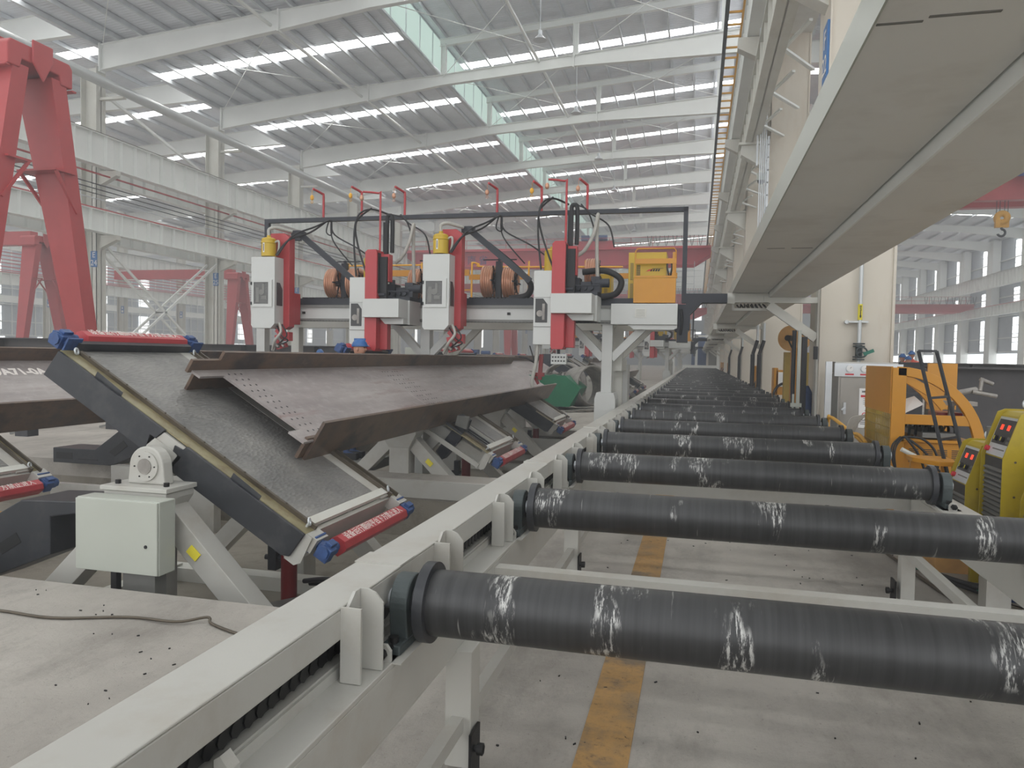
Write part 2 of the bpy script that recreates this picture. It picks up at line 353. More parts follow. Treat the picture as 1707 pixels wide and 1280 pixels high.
# purlins
def purl(x,z,i,lab):
    m_=MB(); y0,y1=-12,YEND-2
    m_.box(x-.06,x+.06,y0,y1,z-.26,z-.24); m_.box(x+.04,x+.06,y0,y1,z-.24,z); m_.box(x-.06,x+.06,y0,y1,z-.02,z)
    return one('roof_purlin',m_,'galv',lab,'purlin',(x,0,z),'roof purlins')
i=0
def zr(R,x): return R[1]+(R[3]-R[1])*(x-R[0])/(R[2]-R[0])
for R,step,lab in ((LR,1.45,'galvanised purlin under the left roof slope beside the glazed monitor'),(MR,1.47,'galvanised purlin under the raised monitor roof'),(RR,1.9,'galvanised purlin under the right hand bay roof'),(L2,2.2,'galvanised purlin under the roof beyond the left column row')):
    x=R[0]+.7
    while x<R[2]-.3:
        purl(x,zr(R,x)-.005,i,lab); x+=step
# --- rafters
def tap(mb,x0,zb0,zt0,x1,zb1,zt1,y,w=.3,tf=.03,tw=.03):
    for dz0,dz1,top in((zb0,zb1,0),(zt0,zt1,1)):
        a0,a1=(dz0,dz1) if not top else (dz0-tf,dz1-tf)
        mb.add([(x0,y-w/2,a0),(x1,y-w/2,a1),(x1,y+w/2,a1),(x0,y+w/2,a0),(x0,y-w/2,a0+tf),(x1,y-w/2,a1+tf),(x1,y+w/2,a1+tf),(x0,y+w/2,a0+tf)],[(0,3,2,1),(4,5,6,7),(0,1,5,4),(1,2,6,5),(2,3,7,6),(3,0,4,7)])
    mb.add([(x0,y-tw/2,zb0),(x1,y-tw/2,zb1),(x1,y+tw/2,zb1),(x0,y+tw/2,zb0),(x0,y-tw/2,zt0),(x1,y-tw/2,zt1),(x1,y+tw/2,zt1),(x0,y+tw/2,zt0)],[(0,3,2,1),(4,5,6,7),(0,1,5,4),(1,2,6,5),(2,3,7,6),(3,0,4,7)])
T=thing('roof_rafter','x','rafter',(-15,CY(0),18)); y=CY(0)
r=MB(); tap(r,-31.1,16.4,17.76,-20.5,17.58,18.55,y); tap(r,-20.5,17.58,18.55,-15.6,18.2,18.85,y); tap(r,-15.6,18.2,18.85,-7.5,18.74,19.4,y); tap(r,-7.5,18.74,19.4,1.9,18.8,20.1,y)
for x,za,zb in((-31.05,16.4,17.76),(-20.5,17.58,18.55),(-7.5,18.74,19.4)): r.box(x-.04,x+.04,y-.2,y+.2,za-.08,zb+.04)
build('lower_rafter',r,'steel_white',T)
r=MB(); tap(r,-15.8,20.55,20.98,-7.5,21.2,21.6,y,.25); tap(r,-7.5,21.2,21.6,1.9,21.9,22.45,y,.25); build('upper_rafter',r,'steel_white',T)
for x,z0,z1 in((-15.55,18.8,20.7),(-7.4,19.4,21.3),(.95,20.0,21.95)):
    r=MB(); r.ibeam((x,y,z0),(x,y,z1),.3,.3,.02,.02,(1,0,0)); build('post',r,'steel_white',T)
r=MB()
for x0,z0,x1,z1 in((-27,16.95,-27.6,18.2),(-23,17.3,-23.6,18.5),(-12,18.5,-12.6,18.9),(-19,17.8,-19.6,18.9)): r.bar((x0,y+.1,z0),(x1,y+1.2,z1),.06,.06)
build('fly_brace',r,'steel_white',T)
for n in range(0,18):
    lab='white tapered roof rafter with raised monitor frame, %s one of the main bay'%(ORD[n]) if n<12 else 'white tapered roof rafter far down the main bay'
    if n==0: T['label']=lab; T['group']='main bay rafters'
    else: dup(T,(0,10.25*n,0),lab,'main bay rafters')
# ties between rafters (round tubes along Y) + thin diagonal rods
t=MB(); t.cyl((-21,0,17.9),(-21,YEND-4,17.9),.09,n=8); one('tie_pipe',t,'steel_white','long white tie pipe under the left roof slope','pipe',(-21,0,17.9))
t=MB(); t.cyl((-9.6,0,19.2),(-9.6,YEND-4,19.2),.09,n=8); one('tie_pipe',t,'steel_white','long white tie pipe under the raised monitor roof','pipe',(-9.6,0,19.2))
for n in range(1,8):
    t=MB(); a=CY(n);b_=CY(n+1)
    for (x0,z0,x1,z1) in((-31,17.6,-20.6,18.4),(-20.6,18.4,-31,17.6),(-15.6,18.7,-7.5,19.3),(-7.5,19.3,-15.6,18.7),(-7.5,19.3,1.5,19.8),(1.5,19.8,-7.5,19.3)): t.cyl((x0,a,z0),(x1,b_,z1),.022,n=5)
    one('bracing_rods',t,'steel_white','thin crossed tie rods in the %s roof field ahead'%ORD[n-1],'tie rod',(-15,a,18),'roof tie rods')
# right bay and left bay rafters
T=thing('roof_rafter','white tapered rafter over the right hand bay','rafter',(19,CY(0),18),'right bay rafters'); r=MB(); y=CY(0)
tap(r,2.9,18.0,19.3,12,17.7,18.65,y); tap(r,12,17.7,18.65,28,16.9,17.6,y); tap(r,28,16.9,17.6,35.6,15.9,17.1,y); build('rafter_beam',r,'steel_white',T)
for n in range(1,18): dup(T,(0,10.25*n,0))
T=thing('roof_rafter','white tapered rafter over the bays left of the left column row','rafter',(-50,CY(0),18),'left bays rafters'); r=MB(); y=CY(0)
tap(r,-32,18.4,19.9,-42,18.1,19.2,y); tap(r,-42,18.1,19.2,-57,17.2,18.1,y); tap(r,-57,17.2,18.1,-66,16.5,17.7,y)
tap(r,-67,18.4,19.9,-77,18.1,19.2,y); tap(r,-77,18.1,19.2,-101,16.5,17.7,y); build('rafter_beam',r,'steel_white',T)
for n in range(1,18): dup(T,(0,10.25*n,0))
# --- columns
def sign(T,x,yf,z,s):
    p=build('sign_plate',MB().box(x-.2,x+.2,yf-.03,yf,z-.42,z+.42),'sign_blue',T)
    text('lettering',s,.42,'letter_white',p,(x,yf-.035,z),(1,0,0),(0,0,1))
def hcol(x0,x1,y,zt,base=True):
    m_=MB(); m_.box(x0,x0+.04,y-.32,y+.32,0,zt); m_.box(x1-.04,x1,y-.32,y+.32,0,zt); m_.box(x0,x1,y-.02,y+.02,0,zt)
    m_.box(x1-.3,x1-.26,y-.32,y+.32,0,12.9); m_.box(x1-.3,x1,y-.32,y-.3,0,12.9)
    if base: m_.box(x0-.15,x1+.15,y-.5,y+.5,0,.05)
    return m_
NUM=lambda n:22+n
for n in range(-1,18):
    y=CY(n)
    T=thing('steel_column','white steel column carrying sign E %d in the left column row'%NUM(n),'column',(-31.6,y,0),'left column row')
    build('shaft',hcol(-32.1,-31.1,y,16.6),'column_paint',T)
    sign(T,-31.25,y-.32,6.45,'E\n%d'%NUM(n))
    b_=MB()
    for zt,h in((11.1,.55),(7.72,.5)):
        b_.prism([(-31.1,zt),(-30.0,zt),(-30.0,zt-.25),(-31.1,zt-h-.2)],lambda a,c,t:(a,t,c),y-.16,y+.16)
    b_.box(-31.1,-29.6,y-.12,y+.12,14.85,14.98)
    build('corbel',b_,'column_paint',T)
    if 4<=n:
        T=thing('steel_column','far white steel column in the second row to the left','column',(-66.5,y,0),'second left column row')
        build('shaft',hcol(-67,-66,y,18.0),'column_paint',T); p=build('sign_plate',MB().box(-66.4,-66.0,y-.35,y-.32,5.93,6.77),'sign_blue',T); build('lettering',MB().box(-66.27,-66.13,y-.355,y-.35,6.42,6.66).box(-66.33,-66.07,y-.355,y-.35,6.03,6.27),'letter_white',p)
# X braced bay
for nn,(a,b_) in (('rising',(0,1)),('falling',(1,0))):
    m_=MB(); ya,yb=CY(2)+.3,CY(3)-.3; z0,z1=.5,7.4
    A=(ya,z0) if nn=='rising' else (ya,z1); B=(yb,z1) if nn=='rising' else (yb,z0)
    for dx in(-.35,.35): 
        m_.bar((-31.6+dx,A[0],A[1]),(-31.6+dx,B[0],B[1]),.09,.13)
    for k in range(1,16):
        t=k/16; yy=A[0]+(B[0]-A[0])*t; zz=A[1]+(B[1]-A[1])*t; m_.bar((-31.95,yy,zz),(-31.25,yy,zz),.05,.05)
    one('cross_brace',m_,'steel_white','white laced diagonal brace %s away from the camera between columns E 24 and E 25'%nn,'brace',(-31.6,CY(2),0))
for nn in(0,1):
    m_=MB(); ya,yb=CY(2)+.3,CY(3)-.3
    A=(ya,15.6);B=(yb,13.0)
    if nn==0:
        m_.bar((-31.6,A[0],A[1]),(-31.6,B[0],B[1]),.14,.14); one('cross_brace',m_,'steel_white','single white diagonal brace high above the upper crane girder near the pipe','brace',(-31.6,CY(2),13))
# crane girders
def girder(x,z0,z1,w,y0,L,stiff=True,side=1):
    m_=MB(); m_.box(x-w/2,x+w/2,y0+.02,y0+L-.02,z0,z0+.03); m_.box(x-w/2,x+w/2,y0+.02,y0+L-.02,z1-.03,z1); m_.box(x-.02,x+.02,y0+.02,y0+L-.02,z0,z1)
    k=0
    while k*1.02+.4<L:
        yy=y0+.4+k*1.02; m_.box(x-w/2+.03,x+w/2-.03,yy-.02,yy+.02,z0+.03,z1-.03); k+=1
    return m_
def girders(x,label,n0,n1,w=.5,zs=((11.12,12.75),(7.72,8.86)),redrail=True,names=('upper','lower')):
    for (z0,z1),nm in zip(zs,names):
        T=thing('crane_girder','','crane girder',(x,CY(n0),z0)); y0=CY(n0)
        build('beam_body',girder(x,z0,z1,w,y0,10.25),'steel_white',T)
        build('rail',MB().box(x-.04,x+.04,y0,y0+10.25,z1,z1+.12),'red_paint' if nm=='lower' and redrail else 'rail_brown',T)
        T['group']=label+' girders '+nm
        for n in range(n0,n1):
            lab='%s crane girder, %s, %s span'%(nm,label,ORD[n-n0])
            if n==n0: T['label']=lab
            else: dup(T,(0,10.25*(n-n0),0),lab,label+' girders '+nm)
girders(-30.3,'on the left column row',0,16)
girders(-65.2,'on the second row to the left',3,17)
girders(34.6,'along the right wall',5,17)
girders(-33.2,'behind the left column row',1,15)
# left big pipe
p=MB(); p.cyl((-29.6,8,15.2),(-29.6,190,15.2),.26,n=20)
one('roof_drain_pipe',p,'pipe_grey','thick light grey pipe running along the left column row under the roof','pipe',(-29.6,8,15.2))
# conductor lines between the girders
for k,(z,mt,r_) in enumerate(((10.75,'red_paint',.05),(10.2,'cable_black',.03),(9.95,'cable_black',.03),(9.7,'cable_black',.025),(9.45,'galv',.03))):
    p=MB(); p.cyl((-30.4,14,z),(-30.4,190,z),r_,n=6); one('conductor_line',p,mt,['red conductor bar, topmost line between the left crane girders','black conductor line just under the red bar','black conductor line, middle of the lines between the left girders','thin black conductor line, fourth of the lines between the left girders','bare grey conductor line, lowest between the left crane girders'][k],'conductor line',(-30.4,14,z))
for k,z in enumerate((10.9,10.55,10.2,9.85,9.5,9.15)):
    p=MB(); p.cyl((-65.6,40,z),(-65.6,190,z),.05,n=5); one('conductor_line',p,'far_red','faint red conductor line along the second row of columns','conductor line',(-65.6,40,z),'conductor lines of the second row')
# right row big columns
for n in range(0,16):
    y=CY(n)
    T=thing('steel_column','massive cream box column, %s of the right row beside the rollers'%ORD[n] if n<10 else 'cream box column far down the right row','column',(2.35,y,0),'right column row')
    m_=MB(); m_.box(1.86,2.84,y-.4,y+.6,0,18.9); m_.box(1.83,1.86,y-.43,y+.63,0,18.9); m_.box(2.84,2.88,y-.43,y+.63,0,18.9)
    build('shaft',m_,'big_column_paint',T)
    if n==0:
        sp=build('sign_plate',MB().box(1.795,1.83,y-.4,y+.0,6.0,6.95),'sign_blue',T); text('lettering','F\n%d'%NUM(n),.4,'letter_white',sp,(1.79,y-.2,6.5),(0,-1,0),(0,0,1))
    b_=MB(); fn=lambda a,c,t:(a,t,c)
    b_.prism([(1.84,8.05),(1.08,8.05),(1.08,7.72),(1.84,7.25)],fn,y-.18,y+.18); b_.prism([(1.84,8.05),(1.84,7.98),(1.0,7.98),(1.0,8.05)],fn,y-.3,y+.3)
    b_.prism([(1.84,11.1),(.9,11.1),(.9,10.8),(1.84,10.3)],fn,y-.18,y+.18); b_.box(1.84,1.86,y-.43,y+.6,8.05,11)
    build('corbel',b_,'column_paint',T)
# right row crane girders
for nm,x,z0,z1,w in(('lower',1.38,8.05,9.1,.4),('upper',1.40,11.12,12.75,.5)):
    T=thing('crane_girder','','crane girder',(x,CY(0),z0)); build('beam_body',girder(x,z0,z1,w,CY(0),10.25),'steel_white' if nm=='upper' else 'column_paint',T)
    build('rail',MB().box(x-.04,x+.04,CY(0),CY(1),z1,z1+.12),'rail_brown',T)
    T.location.y-=10.25; ORG[T.name]=Vector(T.location)
    T['label']='%s crane girder span over the right side of the rollers, %s span'%(nm,ORD[0]); T['group']='right row girders '+nm
    for n in range(1,16): dup(T,(0,10.25*n,0),'%s crane girder span over the right side of the rollers, %s span'%(nm,ORD[n]),'right row girders '+nm)
# horizontal bracing between lower girder and columns
for n in range(0,8):
    m_=MB(); y=CY(n)
    for k in range(4):
        a=y-.2+k*2.56; m_.bar((1.55,a+1.28,8.15),(1.9,a,8.15),.07,.05) ; m_.bar((1.55,a+1.28,8.15),(2.3,a+2.56,8.15),.09,.05)
    m_.box(1.5,1.62,y+1.0,y+1.3,8.1,8.45)
    one('girder_bracing',m_,'steel_white','white zigzag bracing behind the lower right crane girder, %s bay'%ORD[n],'bracing',(1.6,y,8.1),'right girder bracing')
# walkway soffit (grey deck behind)
m_=MB(); m_.box(1.6,2.9,1,190,11.0,11.06); one('walkway_deck',m_,'duct_paint','grey walkway deck between the upper right crane girder and the columns','walkway',(2,1,11))
# yellow guard rail and black cable track
def rail_bay(n):
    T=thing('guard_rail','yellow crane walkway railing, %s bay at the right'%ORD[n],'railing',(.85,CY(n)-10.25,12.9),'yellow walkway railings'); y0=CY(n)-10.25
    m_=MB()
    for z in(13.45,13.0): m_.bar((1.2,y0,z),(1.2,y0+10.25,z),.06,.06)
    m_.bar((1.12,y0,12.85),(1.12,y0+10.25,12.85),.06,.08)
    for k in range(7): m_.bar((1.2,y0+k*1.5,12.8),(1.2,y0+k*1.5,13.5),.05,.05)
    for k in range(11): m_.bar((.62,y0+k*.93+.2,12.85),(1.2,y0+k*.93+.2,12.85),.06,.06)
    build('handrail',m_,'rail_yellow',T); return T
T=rail_bay(0)
for n in range(1,14): dup(T,(0,10.25*n,0),'yellow crane walkway railing, %s bay at the right'%ORD[n],'yellow walkway railings')
m_=MB(); m_.box(.56,.68,4,180,12.72,12.92)
one('cable_track',m_,'cable_black','black cable track running along the yellow railing','cable track',(.55,4,12.8))
# rows of plain dark navy panels between upper girder and lower girder
for n in range(0,8):
    m_=MB()
    for k in range(4): m_.box(1.48,1.5,CY(n)-9.8+k*2.4,CY(n)-7.9+k*2.4,9.9,10.6)
    one('dark_panel_row',m_,'navy_dark','row of dark blue panels between the right crane girders, %s bay'%ORD[n],'panel',(1.5,CY(n),10),'dark panels between the right girders')
# --- right wall
wl=MB(); wl.box(36.3,36.5,-14,YEND,0,18.2)
struct('wall_right',wl,'wall_sheet_x')
k=300
T=None
for n in range(4,18):
    y=CY(n)
    if n==4:
        T=thing('steel_column','white column along the right wall between window strips','column',(35.7,y,0),'right wall columns'); build('shaft',MB().box(35.3,36.2,y-.9,y+.9,0,17.3),'steel_white',T)
    else: dup(T,(0,10.25*(n-4),0))
    wn=MB()
    for z0,z1 in((3.5,7.5),(13.0,16.6),(9.2,11.0)):
        for j in range(4): q=(z1-z0)/4; wn.box(36.2,36.25,y+2.9,y+5.0,z0+j*q+.04,z0+(j+1)*q-.04)
    for j in range(11): wn.box(36.2,36.25,y+1.1+j*.78,y+1.84+j*.78,1.3,2.55); wn.box(36.2,36.25,y+1.1+j*.78,y+1.84+j*.78,2.6,3.15)
    struct('window_%d'%k,wn,'window_light',(36.2,y,0)); k+=1
m_=MB()
for z in(3.3,5,7.7,10,12.6,14.5): m_.box(36.1,36.28,40,190,z,z+.1)
struct('trim_3',m_,'steel_white')
# --- left far wall
wl=MB(); wl.box(-101.7,-101.5,-14,YEND,0,18.5); struct('wall_left',wl,'wall_sheet_x')
for n in range(6,18):
    y=CY(n); wn=MB()
    for z0,z1 in((4.3,7.9),(12.9,16.6),(9.6,11.6)):
        for j in range(3): q=(z1-z0)/3; wn.box(-101.4,-101.35,y+2.0,y+4.6,z0+j*q+.05,z0+(j+1)*q-.05)
    for j in range(4): wn.box(-101.4,-101.35,y+.6+j*1.15,y+1.7+j*1.15,1.5,3.3)
    struct('window_%d'%k,wn,'window_light',(-101.4,y,0)); k+=1
m_=MB()
for z in(3.4,5.5,8.1,10.5,12.5,14.5): m_.box(-101.45,-101.3,40,YEND-1,z,z+.12)
for kk in range(60): m_.box(-101.45,-101.3,60+kk*2.05,60.1+kk*2.05,3.4,17)
struct('trim_4',m_,'steel_white')
T=thing('crane_girder','white crane girder high along the far left wall','crane girder',(-99.5,60,8)); m_=MB()
m_.box(-99.9,-99.4,60,190,8.3,9.3); m_.box(-99.9,-99.4,60,190,11.6,12.8); build('beam_body',m_,'steel_white',T)
# --- far end wall
wl=MB(); wl.box(-102,37,YEND,YEND+.2,0,23); struct('wall_far',wl,'wall_sheet')
wn=MB()
for j in range(14): wn.box(-100+j*9.9,-98.2+j*9.9,YEND-.06,YEND-.02,4,9); 
for j in range(14): wn.box(-100+j*9.9,-98.2+j*9.9,YEND-.06,YEND-.02,12,16)
struct('window_%d'%k,wn,'window_light')
# ================================================================ ROLLER TABLE
RY0,RS,RN=2.3476,1.6622,41; RZ=.87; RXL,RXR=-.8404,1.5834
def roller():
    y=RY0; T=thing('conveyor_roller','','conveyor roller',(RXL,y,RZ),'conveyor rollers')
    m_=MB(); m_.cyl((RXL,y,RZ),(RXR,y,RZ),.1095,n=48); build('barrel',m_,'roller_steel',T)
    for a,b_ in((RXL-.035,RXL),(RXR,RXR+.035)):
        m_=MB(); m_.cyl((a,y,RZ),(b_,y,RZ),.134,n=48); build('flange',m_,'black_steel',T,bevel=.004)
    m_=MB(); m_.cyl((RXL-.2,y,RZ),(RXL-.03,y,RZ),.035,n=20); m_.cyl((RXR+.03,y,RZ),(RXR+.15,y,RZ),.035,n=20); build('shaft',m_,'galv',T)
    for s,x in((-1,RXL-.1),(1,RXR+.1)):
        m_=MB(); x0,x1=x-.032,x+.032
        pr=[(-.075,-.135)]+[(math.cos(t)*.092,math.sin(t)*.092+.0) for t in [PI+ .25-(PI+.5)*i/18 for i in range(19)]]+[(.075,-.135)]
        m_.prism(pr,lambda a,c,t:(t,y+a,RZ+c),x0,x1)
        m_.box(x-.035,x+.035,y-.15,y+.15,RZ-.137,RZ-.105)
        h=build('bearing_housing',m_,'green_grey_cast',T,bevel=.006)
        m_=MB()
        for dy in(-.12,.12):
            m_.cyl((x,y+dy,RZ-.107),(x,y+dy,RZ-.085),.018,n=6)
        build('bolt',m_,'bolt_dark',h)
        m_=MB(); m_.cyl((x+.033*(1 if s<0 else 1),y,RZ),(x+.036,y,RZ),.06,n=24); m_.cyl((x-.036,y,RZ),(x-.033,y,RZ),.06,n=24); build('bearing_seal',m_,'black_rubber',h)
        m_=MB(); m_.box(x-.06,x+.06,y-.2,y+.2,RZ-.142,RZ-.137)
        m_.prism([(0,0),(.05,0),(.05,.035),(.035,.055),(.015,.055),(0,.035)],lambda a,c,t:(x-.025+a,t,RZ-.137+c),y-.205,y-.19)
        build('base_plate',m_,'white_paint',h)
        m_=MB(); m_.cyl((x,y-.235,RZ-.108),(x,y-.15,RZ-.108),.014,n=8); m_.cyl((x,y-.235,RZ-.108),(x,y-.215,RZ-.108),.02,n=6); build('adjusting_screw',m_,'bolt_dark',h)
    m_=MB(); m_.cyl((RXL-.22,y,RZ),(RXL-.185,y,RZ),.078,n=20); build('sprocket',m_,'grease_black',T)
    return T
R=roller()
mk=['with wide worn white rings near its left end','with scuffed silver bands near its left end and middle','with a few thin scratches','','','']
for k in range(RN):
    if k<20: lab='long black steel conveyor roller, %s to the camera'%ORD[k]
    else: lab='black conveyor roller in the crowded far end of the roller table'
    if k==0: R['label']=lab
    else: dup(R,(0,RS*k,0),lab,'conveyor rollers' if k<20 else 'far conveyor rollers')
# frame
YA,YB=-.6,71.5
T=thing('roller_table_frame','long white welded frame carrying the black conveyor rollers','conveyor frame',(0,YA,0))
for nm,x0,x1 in(('left',-1.17,-.91),('right',1.6,1.83)):
    m_=MB(); m_.box(x0,x1,YA,YB,.715,.733); m_.box(x1-.012 if nm=='left' else x0,x1 if nm=='left' else x0+.012,YA,YB,.52,.715); m_.box(x0,x1,YA,YB,.51,.522); m_.box(*((x0,x0+.01) if nm=='left' else (x1-.01,x1)),YA,YB,.52,.716)
    build('side_beam',m_,'white_paint',T,bevel=.003)
m_=MB()
# folded chain cover (hollow channel) open below
m_.box(-1.172,-1.0,YA,YB,.952,.96); m_.box(-1.008,-1.0,YA,YB,.862,.952); m_.box(-1.172,-1.164,YA,YB,.733,.952)
cv=build('chain_cover',m_,'white_paint',T,bevel=.004)
m_=MB()
for yy in(2.42,5.08,7.9,10.8,13.6): m_.box(-1.176,-.998,yy,yy+.13,.9595,.964)
build('cover_joint_plate',m_,'white_paint',T)
for k in range(20):
    for dy in(-.27,.53):
        y=RY0+RS*k+dy; m_=MB()
        m_.prism([(-1.0,.735),(-.915,.735),(-.915,.945),(-.94,.975),(-.965,.985),(-1.0,.985)],lambda a,c,t:(a,t,c),y+.002,y+.01)
        m_.prism([(y-.09,.735),(y,.735),(y,.985),(y-.03,.985),(y-.09,.94)],lambda a,c,t:(t,a,c),-1.0,-.99)
        m_.prism([(y-.11,.735),(y-.1,.735),(y-.1,.96),(y-.11,.96)],lambda a,c,t:(t,a,c),-1.0,-.935)
        b_=build('cover_bracket',m_,'white_paint',T)
        m_=MB(); m_.cyl((-.985,y-.05,.93),(-.965,y-.05,.93),.012,n=6); build('bolt',m_,'bolt_dark',b_)
for k in range(25):
    m_=MB(); y=.1+2.76*k+.55; m_.box(-.915,1.605,y-.04,y+.04,.60,.70); build('cross_tube',m_,'white_paint',T)
for k in range(26):
    y=.1+2.76*k; 
    m_=MB(); m_.box(-.955,-.845,y-.06,y+.06,.04,.52); lg=build('leg',m_,'white_paint',T,bevel=.004)
    m_=MB(); m_.box(-.84,-.828,y-.1,y+.02,0,.2); m_.cyl((-.83,y-.06,.13),(-.79,y-.06,.13),.014,n=8); m_.cyl((-.815,y-.06,.13),(-.79,y-.06,.13),.024,n=6); build('foot_clamp',m_,'grease_black',lg)
    m_=MB(); m_.box(1.41,1.5,y-.05,y+.05,.06,.60); m_.box(1.40,1.65,y-.05,y+.05,.52,.6); lg=build('leg',m_,'white_paint',T,bevel=.004)
    m_=MB(); m_.box(1.37,1.382,y-.06,y+.06,0,.2); m_.cyl((1.33,y,.12),(1.375,y,.12),.014,n=8); m_.cyl((1.33,y,.12),(1.35,y,.12),.024,n=6); m_.cyl((1.43,y,0),(1.43,y,.06),.02,n=8); build('foot_clamp',m_,'grease_black',lg)
    if k<8:
        m_=MB(); m_.box(1.93,2.08,y-.07,y+.07,0,.5); m_.prism([(1.83,.725),(2.14,.5),(2.14,.48),(1.83,.705)],lambda a,c,t:(a,t,c),y-.42,y+.42); m_.box(1.83,1.93,y-.07,y+.07,.38,.6); build('outer_leg',m_,'white_paint',T)
m_=MB()
for (x,z) in((-.9,.22),(1.46,.4)): m_.bar((x,.1,z),(x,70,z),.05,.06)
build('tie_bar',m_,'white_paint',T)
ch=MB(); y=-.5
while y<40:
    ch.cyl((-1.115,y,.805),(-1.045,y,.805),.022,n=8); ch.box(-1.11,-1.10,y,y+.05,.785,.825); ch.box(-1.06,-1.05,y,y+.05,.785,.825); y+=.052
one('drive_chain',ch,'grease_black','greasy black roller chain under the white cover left of the rollers','chain',(-1.08,0,.8))
m_=MB(); m_.box(-1.15,-1.02,-.5,70,.733,.765); m_.box(-1.13,-1.03,-.5,70,.765,.772); m_.prism([(-.98,.74),(-.94,.74),(-.94,.77),(-.965,.80),(-.98,.79)],lambda a,c,t:(a-.05,t,c),1.42,1.46)
one('chain_guide',m_,'white_paint','white chain guide strip under the drive chain','chain guide',(-1.08,0,.74))
# ================================================================ TILTING TABLES
TH=.5395; EU=Vector((.8577,0,-.5141)); EW=Vector((.5141,0,.8577)); AA=Vector((-5.225,5.1,1.707))
def tp(u,v,w_): return AA+EU*u+Vector((0,v,0))+EW*w_
def tbox(mb,u0,u1,v0,v1,w0,w1):
    return mb.add([tp(u0,v0,w0),tp(u1,v0,w0),tp(u1,v1,w0),tp(u0,v1,w0),tp(u0,v0,w1),tp(u1,v0,w1),tp(u1,v1,w1),tp(u0,v1,w1)],[(0,3,2,1),(4,5,6,7),(0,1,5,4),(1,2,6,5),(2,3,7,6),(3,0,4,7)])
def tpr(mb,poly,v0,v1): return mb.prism(poly,lambda u,w_,v:tp(u,v,w_),v0,v1)
def motor(T,u,v,s,lab=None):
    m_=MB(); w0=-.06 if u>1 else .04
    m_.cyl(tp(u,v-.07,w0),tp(u,v+.07,w0),.06,n=14); m_.cyl(tp(u,v-s*.02,w0),tp(u,v+s*.13,w0),.04,n=12)
    tbox(m_,u-.06,u+.06,v-.08,v+.02,w0-.07,w0+.05); m_.cyl(tp(u+.0,v-s*.08,w0),tp(u,v-s*.1,w0),.055,n=8)
    m_.cyl(tp(u,v,w0),tp(u-.1*(1 if u>1 else -1),v,w0),.045,n=12); tbox(m_,u-.12 if u>1 else u+.1,u-.1 if u>1 else u+.12,v-.08,v+.08,w0-.08,w0+.07)
    tbox(m_,u-.03,u+.03,v-.05,v+.05,w0+.05,w0+.08)
    return build('gear_motor',m_,'blue_motor',T,bevel=.006)
TXT='设备运行期间平台下方禁止进入'
